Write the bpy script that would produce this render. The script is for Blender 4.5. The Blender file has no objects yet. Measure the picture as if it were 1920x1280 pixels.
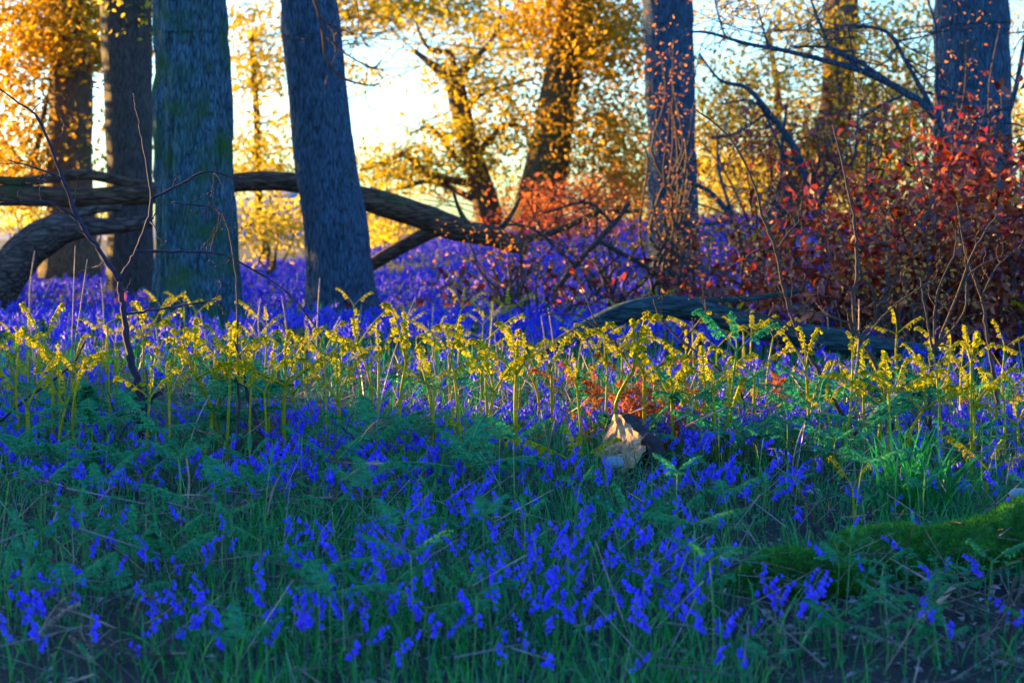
import bpy, math, random
import numpy as np
from mathutils import Vector

# ------------------------------------------------------------------ camera, sky, sun, exposure
S = bpy.context.scene
COL = S.collection
rng = np.random.default_rng(7)
random.seed(7)
CAM_Z = 1.0
FP = 1920 * 70.0 / 36.0                     # focal length in pixels of the photograph
PITCH = math.atan(220.0 / FP)
cam_d = bpy.data.cameras.new("camera"); cam = bpy.data.objects.new("camera", cam_d); COL.objects.link(cam)
cam.location = (0, 0, CAM_Z); cam.rotation_euler = (math.pi / 2 - PITCH, 0, 0)
cam_d.lens = 70; cam_d.sensor_width = 36; cam_d.clip_start = 0.1; cam_d.clip_end = 6000
cam_d.dof.use_dof = True; cam_d.dof.focus_distance = 8.6; cam_d.dof.aperture_fstop = 4.0
S.camera = cam

SUN_EL = math.radians(5.0)
SUN_AZ = math.radians(-55.0)                # clockwise from +Y: behind and to the left
SDIR = Vector((math.sin(SUN_AZ) * math.cos(SUN_EL), math.cos(SUN_AZ) * math.cos(SUN_EL), math.sin(SUN_EL)))
W = bpy.data.worlds.new("World"); S.world = W; W.use_nodes = True
nt = W.node_tree; nt.nodes.clear()
sky = nt.nodes.new("ShaderNodeTexSky"); sky.sky_type = 'NISHITA'; sky.sun_disc = False
sky.sun_elevation = SUN_EL; sky.sun_rotation = SUN_AZ
tint = nt.nodes.new("ShaderNodeMix"); tint.data_type = 'RGBA'; tint.blend_type = 'MULTIPLY'
tint.inputs[0].default_value = 1.0; tint.inputs[7].default_value = (0.40, 0.79, 1.66, 1)   # cold white balance of the photograph
bg = nt.nodes.new("ShaderNodeBackground"); bg.inputs[1].default_value = 0.112
wo = nt.nodes.new("ShaderNodeOutputWorld")
nt.links.new(sky.outputs[0], tint.inputs[6]); nt.links.new(tint.outputs[2], bg.inputs[0]); nt.links.new(bg.outputs[0], wo.inputs[0])
sun_d = bpy.data.lights.new("sun", 'SUN'); sun_d.energy = 5.0; sun_d.angle = math.radians(0.6); sun_d.color = (1.0, 0.56, 0.14)
sun = bpy.data.objects.new("sun", sun_d); COL.objects.link(sun)
sun.rotation_euler = (-SDIR).to_track_quat('-Z', 'Y').to_euler()
S.view_settings.view_transform = 'Standard'; S.view_settings.look = 'None'
S.view_settings.exposure = 2.90; S.view_settings.gamma = 1.0; S.view_settings.use_curve_mapping = False
S.render.engine = 'CYCLES'
S.cycles.use_denoising = True; S.cycles.max_bounces = 6; S.cycles.diffuse_bounces = 3
S.cycles.glossy_bounces = 2; S.cycles.transmission_bounces = 4; S.cycles.caustics_reflective = False; S.cycles.caustics_refractive = False

# ------------------------------------------------------------------ helpers
def at(px, py, Y):
    """World point at depth Y seen at pixel (px, py) of the 1920 x 1280 photograph."""
    u, v = (px - 960) / FP, (640 - py) / FP
    dy = math.cos(PITCH) + v * math.sin(PITCH); dz = -math.sin(PITCH) + v * math.cos(PITCH)
    k = Y / dy
    return np.array((u * k, Y, CAM_Z + dz * k))

_ph = rng.uniform(0, 6.28, (40,)); _di = rng.normal(0, 1, (40, 3)); _di /= np.linalg.norm(_di, axis=1)[:, None]
def wob(P, freq=1.0, octs=3, s=0):
    """Smooth pseudo noise in about -1..1 from sines; P is (N,3)."""
    P = np.asarray(P, float); out = 0; amp = 1; tot = 0
    for o in range(octs):
        a = 0
        for k in range(4):
            i = (s * 5 + o * 4 + k) % 40
            a = a + np.sin(P @ (_di[i] * freq * (1 + .27 * k)) * 2.3 + _ph[i])
        out = out + amp * a / 4; tot += amp; amp *= .5; freq *= 2.1
    return out / tot * 1.6

def sstep(a, b, x):
    t = np.clip((np.asarray(x, float) - a) / (b - a), 0, 1); return t * t * (3 - 2 * t)

def ground_z(x, y):
    x = np.asarray(x, float); y = np.asarray(y, float)
    z = np.where(y < 9, -0.06 * (9 - np.maximum(y, -5)), 0.0)
    rise = np.interp(x / np.maximum(y, 4) , [-.26, -.11, .0, .12, .26], [-.05, .1, .70, .92, .95])
    z = z + rise * sstep(16, 36, y)
    z = np.where(y > 36, z - .07 * (y - 36), z); z = np.maximum(z, -6.0)
    p = .57 * x + .82 * y; t = -.82 * x + .57 * y
    H = np.interp(p, [-14, -8, 6.5, 8.0, 8.8, 9.4], [0, 1.05, 1.05, .75, .25, 0])  # unseen bank left of the view, added and shaped to shade the foreground
    P = np.stack([x, y, x * 0], -1)
    H = H * (1 + .10 * wob(P.reshape(-1, 3), 1.1, 2, 1).reshape(x.shape))
    z = z + H * np.exp(-((t - 13.6) / 1.6) ** 2)
    n = wob(P.reshape(-1, 3), .55, 3, 2).reshape(x.shape)
    return z + .035 * n * np.clip(y / 12, .5, 2)
def gz(x, y): return float(ground_z(np.array([x]), np.array([y]))[0])

def gpos(px, py, lift=0.0):
    """Ground point (raised by lift) under a pixel."""
    for Y in np.arange(4.2, 60, .02):
        q = at(px, py, Y)
        if q[2] <= gz(q[0], Y) + lift: return q
    return at(px, py, 60)

class MB:
    """Collects triangles and quads; every batch keeps its own material slot."""
    def __init__(s): s.v = []; s.f = []; s.m = []; s.n = 0
    def add(s, V, F, m=0):
        s.v.append(np.asarray(V, float).reshape(-1, 3)); F = [tuple(int(i) + s.n for i in f) for f in F]
        s.f += F; s.m += [m] * len(F); s.n += len(s.v[-1]); return s
    def tube(s, P, R, n=6, m=0, cap=True, bump=0.0, bf=3.0, seed=0, flat=1.0, furrow=0.0):
        P = np.asarray(P, float); k = len(P); R = np.broadcast_to(np.asarray(R, float), (k,))
        T = np.gradient(P, axis=0); T /= np.linalg.norm(T, axis=1)[:, None] + 1e-9
        ref = np.array((0, 0, 1.)) if abs(T[0][2]) < .8 else np.array((1., 0, 0))
        A = np.cross(T[0], ref); A /= np.linalg.norm(A); V = []
        for i in range(k):
            A = A - T[i] * (A @ T[i]); A /= np.linalg.norm(A) + 1e-9; B = np.cross(T[i], A)
            th = np.arange(n) * 2 * math.pi / n
            ring = np.outer(np.cos(th), A) + np.outer(np.sin(th), B) * flat
            r = np.full(n, R[i])
            if furrow:
                Q = (P[i] + ring * R[i]) * np.array((1, 1, .22)); f = 1 - np.abs(wob(Q, 6.5, 3, seed + 3)); r = r * (1 - furrow * sstep(.5, 1.0, f)) * (1 + .05 * wob(P[i] + ring * R[i], 2.2, 2, seed))
            if bump: r = r * (1 + bump * wob(P[i] + ring * R[i] * 1.0, bf, 3, seed))
            V.append(P[i] + ring * r[:, None])
        F = [(i * n + j, i * n + (j + 1) % n, (i + 1) * n + (j + 1) % n, (i + 1) * n + j) for i in range(k - 1) for j in range(n)]
        V = np.concatenate(V)
        if cap: F += [tuple(range(n - 1, -1, -1)), tuple((k - 1) * n + j for j in range(n))]
        return s.add(V, F, m)
    def mesh(s, name, mats, org=(0, 0, 0), smooth=True):
        me = bpy.data.meshes.new(name)
        V = np.concatenate(s.v) - np.asarray(org, float)
        me.from_pydata(V.tolist(), [], s.f)
        for m in mats: me.materials.append(m)
        if len(mats) > 1: me.polygons.foreach_set("material_index", s.m)
        if smooth: me.polygons.foreach_set("use_smooth", [True] * len(s.f))
        me.update(); return me

def tri_mesh(name, V, Fc, mats, mi=None, smooth=False):
    """Fast mesh from arrays of triangles."""
    me = bpy.data.meshes.new(name); nv, nf = len(V), len(Fc)
    me.vertices.add(nv); me.vertices.foreach_set("co", np.ascontiguousarray(V, np.float32).ravel())
    me.loops.add(nf * 3); me.loops.foreach_set("vertex_index", np.ascontiguousarray(Fc, np.int32).ravel())
    me.polygons.add(nf); me.polygons.foreach_set("loop_start", np.arange(nf, dtype=np.int32) * 3)
    for m in mats: me.materials.append(m)
    if mi is not None: me.polygons.foreach_set("material_index", np.ascontiguousarray(mi, np.int32))
    if smooth: me.polygons.foreach_set("use_smooth", np.ones(nf, bool))
    me.update(calc_edges=True); me.validate(); return me

def rots(N, tilt=(0, 6.28), yaw=True, g=rng):
    a = g.uniform(0, 2 * math.pi, N); b = g.uniform(tilt[0], tilt[1], N); c = g.uniform(0, 2 * math.pi, N)
    z = np.zeros(N); o = np.ones(N)
    def Rz(t): return np.stack([np.cos(t), -np.sin(t), z, np.sin(t), np.cos(t), z, z, z, o], -1).reshape(-1, 3, 3)
    def Rx(t): return np.stack([o, z, z, z, np.cos(t), -np.sin(t), z, np.sin(t), np.cos(t)], -1).reshape(-1, 3, 3)
    return Rz(a) @ Rx(b) @ Rz(c)

def scatter(TV, TF, P, R, Sc):
    """Copies template (n,3)/(m,3) to N places -> V, F arrays."""
    N = len(P); n = len(TV)
    Sc = np.asarray(Sc, float); Sc = Sc[:, None, None] if Sc.ndim == 1 else Sc[:, None, :]
    V = np.einsum('nij,nkj->nki', R, TV[None] * Sc) + P[:, None, :]
    F = TF[None] + (np.arange(N) * n)[:, None, None]
    return V.reshape(-1, 3), F.reshape(-1, 3)

def join(L):
    Vs, Fs, o = [], [], 0
    for V, F in L: Vs.append(V); Fs.append(F + o); o += len(V)
    return np.concatenate(Vs), np.concatenate(Fs)

def tag(o, label=None, cat=None, group=None, kind=None):
    if label: o["label"] = label
    if cat: o["category"] = cat
    if group: o["group"] = group
    if kind: o["kind"] = kind
    return o
def empty(name, loc, label, cat, group=None, rz=0):
    o = bpy.data.objects.new(name, None); COL.objects.link(o); o.location = tuple(map(float, loc)); o.rotation_euler.z = rz
    o.empty_display_size = .1
    return tag(o, label, cat, group)
def put(name, me, parent=None, loc=(0, 0, 0), rot=(0, 0, 0), sc=1):
    o = bpy.data.objects.new(name, me); COL.objects.link(o); o.location = tuple(map(float, loc)); o.rotation_euler = rot
    o.scale = (sc,) * 3 if np.isscalar(sc) else sc
    if parent is not None: o.parent = parent
    return o

def cr(P, n=8):
    """Catmull-Rom through points (rows may carry extra columns such as radius)."""
    P = np.asarray(P, float); Q = np.vstack([2 * P[0] - P[1], P, 2 * P[-1] - P[-2]]); out = []
    for i in range(1, len(Q) - 2):
        for k in range(n):
            t = k / n; a, b, c, d = Q[i - 1], Q[i], Q[i + 1], Q[i + 2]
            out.append(.5 * (2 * b + (c - a) * t + (2 * a - 5 * b + 4 * c - d) * t * t + (3 * b - a - 3 * c + d) * t ** 3))
    out.append(P[-1]); return np.array(out)

def path(pts, Y, n=8):
    """pts: (px, py, radius in px[, extra depth]) -> world curve with radius."""
    rows = []
    for q in pts:
        d = Y + (q[3] if len(q) > 3 else 0)
        rows.append((*at(q[0], q[1], d), q[2] / FP * d))
    return cr(rows, n)

# ------------------------------------------------------------------ materials
def nodes(name):
    m = bpy.data.materials.new(name); m.use_nodes = True; t = m.node_tree; t.nodes.clear()
    out = t.nodes.new("ShaderNodeOutputMaterial"); return m, t, out
def N(t, ty, **k):
    n = t.nodes.new(ty)
    for a, b in k.items(): setattr(n, a, b)
    return n
def mixc(t, fac, a, b, blend='MIX'):
    m = N(t, "ShaderNodeMix", data_type='RGBA', blend_type=blend)
    for i, v in ((0, fac), (6, a), (7, b)):
        if hasattr(v, "is_linked") or hasattr(v, "links"): t.links.new(v, m.inputs[i])
        else: m.inputs[i].default_value = v if i == 0 else (*v, 1)
    return m.outputs[2]

def leaf_mat(name, cols, trans=.5, gloss=.04, tcol=None, rough=.5):
    """Thin leaf: diffuse + translucent; colour differs from leaf to leaf."""
    m, t, out = nodes(name)
    g = N(t, "ShaderNodeNewGeometry"); r = N(t, "ShaderNodeValToRGB")
    e = r.color_ramp.elements
    while len(e) < len(cols): e.new(.5)
    for i, c in enumerate(cols): e[i].position = i / max(1, len(cols) - 1); e[i].color = (*c, 1)
    oi = N(t, "ShaderNodeObjectInfo"); ad = N(t, "ShaderNodeMath", operation='ADD'); fr = N(t, "ShaderNodeMath", operation='FRACT')
    t.links.new(g.outputs["Random Per Island"], ad.inputs[0]); t.links.new(oi.outputs["Random"], ad.inputs[1]); t.links.new(ad.outputs[0], fr.inputs[0]); t.links.new(fr.outputs[0], r.inputs[0])
    tc = N(t, "ShaderNodeTexCoord"); nz = N(t, "ShaderNodeTexNoise"); nz.inputs["Scale"].default_value = 30
    t.links.new(tc.outputs["Object"], nz.inputs["Vector"])
    mr = N(t, "ShaderNodeMapRange"); mr.inputs[1].default_value = .3; mr.inputs[2].default_value = .7; mr.inputs[3].default_value = .7; mr.inputs[4].default_value = 1.25
    t.links.new(nz.outputs[0], mr.inputs[0])
    vm = N(t, "ShaderNodeVectorMath", operation='SCALE'); t.links.new(r.outputs[0], vm.inputs[0]); t.links.new(mr.outputs[0], vm.inputs[3])
    d = N(t, "ShaderNodeBsdfDiffuse"); l = N(t, "ShaderNodeBsdfTranslucent")
    t.links.new(vm.outputs[0], d.inputs[0])
    if tcol:
        t.links.new(mixc(t, 1.0, vm.outputs[0], tcol, 'MULTIPLY'), l.inputs[0])
    else: t.links.new(vm.outputs[0], l.inputs[0])
    x = N(t, "ShaderNodeMixShader"); x.inputs[0].default_value = trans
    t.links.new(d.outputs[0], x.inputs[1]); t.links.new(l.outputs[0], x.inputs[2])
    gl = N(t, "ShaderNodeBsdfGlossy"); gl.inputs["Roughness"].default_value = rough
    y = N(t, "ShaderNodeMixShader"); y.inputs[0].default_value = gloss
    t.links.new(x.outputs[0], y.inputs[1]); t.links.new(gl.outputs[0], y.inputs[2]); t.links.new(y.outputs[0], out.inputs[0])
    return m

def bark_mat(name, a, b, moss=None, moss_amt=.5, sc=(24, 24, 3.6), bump=1.0, scale=1.0):
    m, t, out = nodes(name)
    tc = N(t, "ShaderNodeTexCoord"); mp = N(t, "ShaderNodeMapping"); mp.inputs["Scale"].default_value = tuple(c * scale for c in sc)
    t.links.new(tc.outputs["Object"], mp.inputs[0])
    n1 = N(t, "ShaderNodeTexNoise"); n1.inputs["Scale"].default_value = 2.2; n1.inputs["Detail"].default_value = 7; n1.inputs["Roughness"].default_value = .65; n1.inputs["Distortion"].default_value = .6
    v1 = N(t, "ShaderNodeTexVoronoi"); v1.inputs["Scale"].default_value = 2.6; v1.distance = 'EUCLIDEAN'; v1.feature = 'DISTANCE_TO_EDGE'
    t.links.new(mp.outputs[0], n1.inputs["Vector"])
    ad = N(t, "ShaderNodeMix", data_type='RGBA'); ad.inputs[0].default_value = .25
    t.links.new(mp.outputs[0], ad.inputs[6]); t.links.new(n1.outputs[1], ad.inputs[7]); t.links.new(ad.outputs[2], v1.inputs["Vector"])
    cr_ = N(t, "ShaderNodeMapRange"); cr_.inputs[1].default_value = 0; cr_.inputs[2].default_value = .25
    t.links.new(v1.outputs["Distance"], cr_.inputs[0])
    h = N(t, "ShaderNodeMath", operation='MULTIPLY_ADD'); t.links.new(cr_.outputs[0], h.inputs[0]); h.inputs[1].default_value = .28; t.links.new(n1.outputs[0], h.inputs[2])
    hr = N(t, "ShaderNodeMapRange"); hr.inputs[1].default_value = .42; hr.inputs[2].default_value = .86; t.links.new(h.outputs[0], hr.inputs[0])
    col = mixc(t, hr.outputs[0], a, b)
    big = N(t, "ShaderNodeTexNoise"); big.inputs["Scale"].default_value = 3.2; big.inputs["Detail"].default_value = 8; t.links.new(tc.outputs["Object"], big.inputs["Vector"])
    if moss:
        mr = N(t, "ShaderNodeMapRange"); mr.inputs[1].default_value = .72 - .4 * moss_amt; mr.inputs[2].default_value = 1.0 - .4 * moss_amt; t.links.new(big.outputs[0], mr.inputs[0])
        col = mixc(t, mr.outputs[0], col, moss)
    p = N(t, "ShaderNodeBsdfPrincipled"); p.inputs["Roughness"].default_value = .85; p.inputs["Specular IOR Level"].default_value = .2
    t.links.new(col, p.inputs["Base Color"])
    bp = N(t, "ShaderNodeBump"); bp.inputs["Strength"].default_value = bump; bp.inputs["Distance"].default_value = .05; t.links.new(h.outputs[0], bp.inputs["Height"]); t.links.new(bp.outputs[0], p.inputs["Normal"])
    t.links.new(p.outputs[0], out.inputs[0]); return m

def rough_mat(name, a, b, c=None, scale=8, bump=.5, dist=.02, rough=.9):
    m, t, out = nodes(name)
    tc = N(t, "ShaderNodeTexCoord"); n1 = N(t, "ShaderNodeTexNoise"); n1.inputs["Scale"].default_value = scale; n1.inputs["Detail"].default_value = 8; n1.inputs["Roughness"].default_value = .7
    t.links.new(tc.outputs["Object"], n1.inputs["Vector"])
    r = N(t, "ShaderNodeValToRGB"); e = r.color_ramp.elements; e[0].position = .32; e[1].position = .68; e[0].color = (*a, 1); e[1].color = (*b, 1)
    if c: q = e.new(.5); q.color = (*c, 1)
    t.links.new(n1.outputs[0], r.inputs[0])
    p = N(t, "ShaderNodeBsdfPrincipled"); p.inputs["Roughness"].default_value = rough; p.inputs["Specular IOR Level"].default_value = .25
    t.links.new(r.outputs[0], p.inputs["Base Color"])
    bp = N(t, "ShaderNodeBump"); bp.inputs["Strength"].default_value = bump; bp.inputs["Distance"].default_value = dist; t.links.new(n1.outputs[0], bp.inputs["Height"]); t.links.new(bp.outputs[0], p.inputs["Normal"])
    t.links.new(p.outputs[0], out.inputs[0]); return m

M = dict(
    soil=rough_mat("soil", (.006, .007, .008), (.034, .027, .024), (.012, .016, .012), 3.0, .8, .05),
    hill=rough_mat("hazed_hill", (.10, .13, .16), (.16, .18, .20), None, .02, .1),  # haze of distance is put into the blue grey base colour
    bark_blue=bark_mat("bark_blue_grey", (.005, .016, .022), (.095, .21, .29), (.035, .105, .020), .74),
    bark_slate=bark_mat("bark_slate", (.010, .026, .042), (.075, .15, .235), (.035, .065, .04), .35),
    bark_dark=bark_mat("bark_dark", (.035, .030, .028), (.12, .105, .09), (.05, .06, .03), .35),
    bark_mossy=bark_mat("bark_mossy_brown", (.045, .03, .015), (.15, .11, .05), (.09, .11, .015), .6),
    bark_brown=bark_mat("bark_brown", (.06, .035, .02), (.20, .125, .07), (.07, .07, .02), .3),
    twig=rough_mat("twig_bark", (.030, .022, .022), (.085, .06, .05), None, 40, .3, .004),
    dark_twig=rough_mat("dark_twig_bark", (.016, .013, .03), (.04, .032, .055), None, 40, .3, .004),
    log=bark_mat("log_bark", (.03, .018, .012), (.17, .10, .06), (.045, .085, .015), .5, sc=(2.2, 12, 12)),
    log_grey=bark_mat("bare_log_wood", (.03, .02, .016), (.17, .12, .10), (.05, .06, .03), .2, sc=(3, 10, 10)),
    log_blue=bark_mat("blue_green_log_bark", (.008, .022, .026), (.04, .095, .11), (.02, .06, .02), .5, sc=(2.2, 12, 12)),  # dark blue green bark tone with patches of moss
    moss=rough_mat("moss", (.006, .045, .008), (.05, .20, .03), (.02, .11, .016), 30, 1.0, .02),
    moss_hair=leaf_mat("moss_shoot", [(.02, .14, .02), (.07, .28, .03), (.035, .20, .025)], .35, .0),
    gold=leaf_mat("golden_leaf", [(.30, .21, .005), (.50, .38, .008), (.42, .29, .006), (.22, .19, .008)], .48, .02),
    orange=leaf_mat("orange_leaf", [(.40, .20, .005), (.56, .33, .008), (.30, .14, .005), (.48, .31, .008)], .48, .02),
    yellow=leaf_mat("yellow_leaf", [(.50, .36, .02), (.62, .46, .03), (.42, .34, .02)], .6, .02),
    copper=leaf_mat("copper_leaf", [(.09, .006, .006), (.26, .014, .004), (.06, .006, .008), (.46, .085, .006), (.19, .014, .004), (.30, .045, .006), (.10, .016, .012)], .45, .05),
    ember=leaf_mat("orange_bud_leaf", [(.50, .17, .012), (.58, .24, .015), (.40, .10, .012)], .4, .04),
    rust=leaf_mat("rust_frond", [(.46, .13, .025), (.58, .17, .03), (.30, .08, .02)], .45, .02),
    dead=leaf_mat("dead_frond", [(.10, .07, .06), (.16, .11, .10), (.07, .05, .06)], .3, .02),
    crozier=leaf_mat("bracken_crozier", [(.46, .42, .003), (.56, .48, .004), (.30, .38, .006), (.54, .36, .003)], .5, .01),
    fern=leaf_mat("bracken_frond", [(.025, .27, .12), (.04, .36, .12), (.015, .20, .11), (.055, .33, .06)], .45, .012),
    stalk=leaf_mat("bracken_stalk", [(.28, .30, .008), (.36, .30, .008), (.20, .27, .012)], .25, .02, rough=.35),
    straw=leaf_mat("dry_stalk", [(.34, .22, .14), (.42, .28, .18), (.28, .20, .15)], .15, .05),
    grass=leaf_mat("grass_blade", [(.005, .14, .04), (.014, .31, .025), (.004, .20, .08), (.03, .36, .015), (.006, .12, .08)], .4, .035, rough=.4),
    cover=leaf_mat("low_leaf", [(.02, .13, .07), (.015, .17, .07), (.008, .09, .05), (.03, .19, .10)], .35, .03),
    petal=leaf_mat("bluebell_petal", [(.05, .035, .55), (.09, .07, .90), (.05, .05, .80), (.16, .08, .92), (.07, .045, .70)], .45, .03),
    greenstalk=leaf_mat("fern_stalk", [(.07, .24, .05), (.10, .27, .05), (.05, .20, .06)], .2, .04),
    bellstem=leaf_mat("bluebell_stem", [(.05, .14, .08), (.07, .16, .10)], .2, .05),
    litter=leaf_mat("leaf_litter", [(.14, .10, .10), (.34, .29, .28), (.07, .05, .05), (.22, .14, .11), (.26, .24, .26)], .2, .05),
    pale=rough_mat("pale_split_wood", (.20, .12, .065), (.48, .32, .17), (.34, .21, .11), 22, .9, .012),
    blackbark=rough_mat("black_bark", (.012, .010, .012), (.04, .032, .035), None, 30, .8, .01),
    stone=rough_mat("grey_stone", (.10, .15, .18), (.22, .29, .34), (.15, .21, .25), 16, .5, .01),
    mound=rough_mat("mossy_mound", (.04, .06, .05), (.13, .15, .12), (.07, .10, .08), 14, .9, .02),
)

# ------------------------------------------------------------------ the setting: ground and far hills
def ground():
    ys = np.concatenate([np.arange(-4, 20, .16), np.arange(20, 44, .35), np.geomspace(44, 4000, 40)])
    u = np.linspace(-1, 1, 161); u = np.sign(u) * np.abs(u) ** 1.7
    wid = np.maximum(26, ys * 1.2)
    X = wid[:, None] * u[None]; Y = np.repeat(ys[:, None], 161, 1)
    Z = ground_z(X, Y); Z = Z + .02 * wob(np.stack([X, Y, Z], -1).reshape(-1, 3), 3.0, 2, 4).reshape(X.shape) * (Y < 40)
    V = np.stack([X, Y, Z], -1).reshape(-1, 3); r, c = len(ys), 161
    i = (np.arange(r - 1)[:, None] * c + np.arange(c - 1)[None]).ravel()
    F = np.concatenate([np.stack([i, i + 1, i + c + 1], -1), np.stack([i, i + c + 1, i + c], -1)])
    o = put("ground", tri_mesh("ground", V, F, [M['soil']], smooth=True)); tag(o, "dark woodland floor sloping gently towards the camera", None, None, "structure")
ground()
def hills():
    b = MB(); xs = np.linspace(-900, 900, 120)
    for Y, base in ((900, 17), (1300, 30)):
        h = base * (1 + .35 * wob(np.stack([xs, xs * 0 + Y, xs * 0], -1), .006, 3, 3))
        rows = [np.stack([xs, xs * 0 + Y + k * 60, -6 + (h + 6) * s * np.exp(-((xs + .125 * Y) / (.07 * Y)) ** 2)], -1) for k, s in ((0, 0), (1, .55), (2, .9), (3, 1.0), (6, .2))]
        V = np.concatenate(rows); n = len(xs)
        b.add(V, [(k * n + i, k * n + i + 1, (k + 1) * n + i + 1, (k + 1) * n + i) for k in range(4) for i in range(n - 1)])
    tag(put("hills", b.mesh("hills", [M['hill']])), "low blue grey hills beyond the wood", None, None, "structure")
hills()

# ------------------------------------------------------------------ leaves and twigs
def leaf_tpl(w=.5, fold=.12, droop=.15):
    V = np.array([(0, 0, 0), (-w * .5, .38, fold), (0, .45, 0), (w * .5, .38, fold), (-w * .36, .75, fold * .7 - droop * .4), (w * .36, .75, fold * .7 - droop * .4), (0, 1, -droop)], float)
    F = np.array([(0, 2, 1), (0, 3, 2), (1, 2, 4), (2, 3, 5), (2, 6, 4), (2, 5, 6)])
    return V, F
LEAF = leaf_tpl()

def leaf_sprays(regs, Y, size, dY=1.5, g=rng):
    """regs: (px, py, rx, ry, n). Leaves gather in small flat sprays inside each ellipsoid; returns V, F and spray centres."""
    out = []; cen = []
    for (px, py, rx, ry, n) in regs:
        c = at(px, py, Y); ax, az = rx / FP * Y, ry / FP * Y
        ns = max(1, int(n / 7))
        d = g.normal(0, .58, (ns, 3))
        sc = c + d * np.array((ax, dY, az)); cen.append(sc)
        k = g.integers(0, ns, n)
        off = g.normal(0, 1, (n, 3)) * np.array((.26, .22, .10)) * (Y / 33) ** .5
        out.append(scatter(*LEAF, sc[k] + off, rots(n, (.2, 2.6), g=g), size * g.uniform(.6, 1.25, n)))
    V, F = join(out); return V, F, np.concatenate(cen)

def twigs_to(b, start, cens, r0, g, kinks=.12, n=3):
    """Branching limbs from a start point to spray centres."""
    for c in cens:
        P = [start + (c - start) * t + g.normal(0, kinks, 3) * math.sin(t * 3.1) * np.linalg.norm(c - start) * .5 for t in np.linspace(0, 1, 6)]
        b.tube(cr(P, 3), np.linspace(r0, r0 * .25, 16), n)

# ------------------------------------------------------------------ trees
def make_tree(pts, Y, bark, label, limbs=(), regs=(), leafmat=None, leafsize=.09, dY=1.5, seed=0, ring=26, bump=.05, furrow=0, top=True, limb_n=7, twig_n=64, name="tree", group=None, thin=1.0):
    g = np.random.default_rng(100 + seed)
    C = path(pts, Y, 8); C[:, 3] *= thin
    if top:                                    # the trunk goes on above the frame
        d = C[-1] - C[-5]; d = d / np.linalg.norm(d[:3]); e = C[-1].copy(); ext = []
        for k in range(1, 7):
            e = e + d * .75; e[3] = C[-1][3] * (1 - .09 * k); ext.append(e.copy())
        C = np.vstack([C, ext])
    base = C[0, :3].copy()
    root = empty(name, base, label, "tree", group)
    b = MB()
    if furrow: C2 = cr(C[::4], 14); b.tube(C2[:, :3], C2[:, 3], ring, seed=seed, furrow=furrow)
    else: b.tube(C[:, :3], C[:, 3], ring, bump=bump, bf=2.2 / max(.2, C[0, 3] * 2), seed=seed)
    put("trunk", b.mesh("trunk", [bark], base), root)
    for (lp) in limbs:
        L = path(lp, Y, 6); L[:, 3] *= thin; lb = MB(); lb.tube(L[:, :3], L[:, 3], 8, bump=.08, bf=5, seed=seed)
        # side twigs
        for k in range(limb_n):
            i = g.integers(len(L) // 4, len(L)); p0 = L[i, :3]; q = p0 + g.normal(0, 1, 3) * np.array((.55, .3, .45)) * (Y / 30)
            mid = (p0 + q) / 2 + g.normal(0, .07, 3) * (Y / 30); tw = cr([p0, mid, q], 4); lb.tube(tw, np.linspace(min(L[i, 3] * .5, .012), .0025, 9), 4)
            for _ in range(2):
                a2 = tw[g.integers(3, 8)]; b2 = a2 + (q - p0) * g.uniform(.2, .5) + g.normal(0, .16, 3) * (Y / 30); m2 = (a2 + b2) / 2 + g.normal(0, .03, 3); lb.tube(cr([a2, m2, b2], 3), np.linspace(.005, .002, 7), 3)
        put("limb", lb.mesh("limb", [bark], base), root)
    if regs:
        V, F, cen = leaf_sprays([(a, b2, c, d, int(e * 2.9)) for a, b2, c, d, e in regs], Y, leafsize * 1.15, dY, g)
        tb = MB(); pick = cen[g.permutation(len(cen))[:twig_n]]
        for c in pick:
            i = int(np.argmin(np.linalg.norm(C[:, :3] - c, axis=1) + g.uniform(0, .6, len(C))))
            twigs_to(tb, C[i, :3], [c], .011 * Y / 30 + .003, g, .10)
        put("branchwork", tb.mesh("branchwork", [bark], base), root)["kind"] = "stuff"
        put("crown", tri_mesh("crown", V - base, F, [leafmat]), root)
    return root

B = M
# the two big blue-grey trunks in front
make_tree([(374, 648, 135), (372, 622, 108), (370, 590, 92), (368, 520, 82), (366, 400, 76), (364, 250, 73), (360, 120, 70), (357, 0, 68)], 18, B['bark_blue'],
          "thick upright trunk with furrowed blue grey bark and green moss", seed=1, ring=140, furrow=.11)
make_tree([(648, 632, 112), (645, 606, 86), (642, 575, 73), (636, 500, 64), (625, 400, 60), (608, 280, 58), (592, 140, 55), (580, 0, 53)], 19, B['bark_slate'],
          "smooth slate blue trunk leaning to the left beside the furrowed one", seed=2, ring=120, furrow=.05)
make_tree([(246, 560, 50), (245, 480, 44), (243, 300, 43), (240, 150, 46), (236, 0, 48)], 23, B['bark_dark'],
          "dark grey brown trunk close behind the thick furrowed trunk", regs=[(250, 20, 60, 45, 120)], leafmat=B['yellow'], seed=3, dY=.6, leafsize=.075)
make_tree([(130, 520, 58), (130, 400, 46), (131, 300, 42), (133, 160, 40), (130, 60, 38), (128, 0, 37)], 28, B['bark_brown'],
          "brown sunlit trunk under a thick golden crown at far left",
          regs=[(120, 30, 110, 80, 1500), (30, 60, 70, 120, 500), (160, 95, 50, 40, 260), (30, 230, 45, 110, 300), (30, 310, 70, 50, 260), (10, 150, 45, 60, 160), (180, 270, 30, 60, 60)], leafmat=B['orange'], seed=4,
          limbs=[[(60, 330, 6), (75, 250, 5), (90, 180, 4), (110, 120, 3)]])
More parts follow.
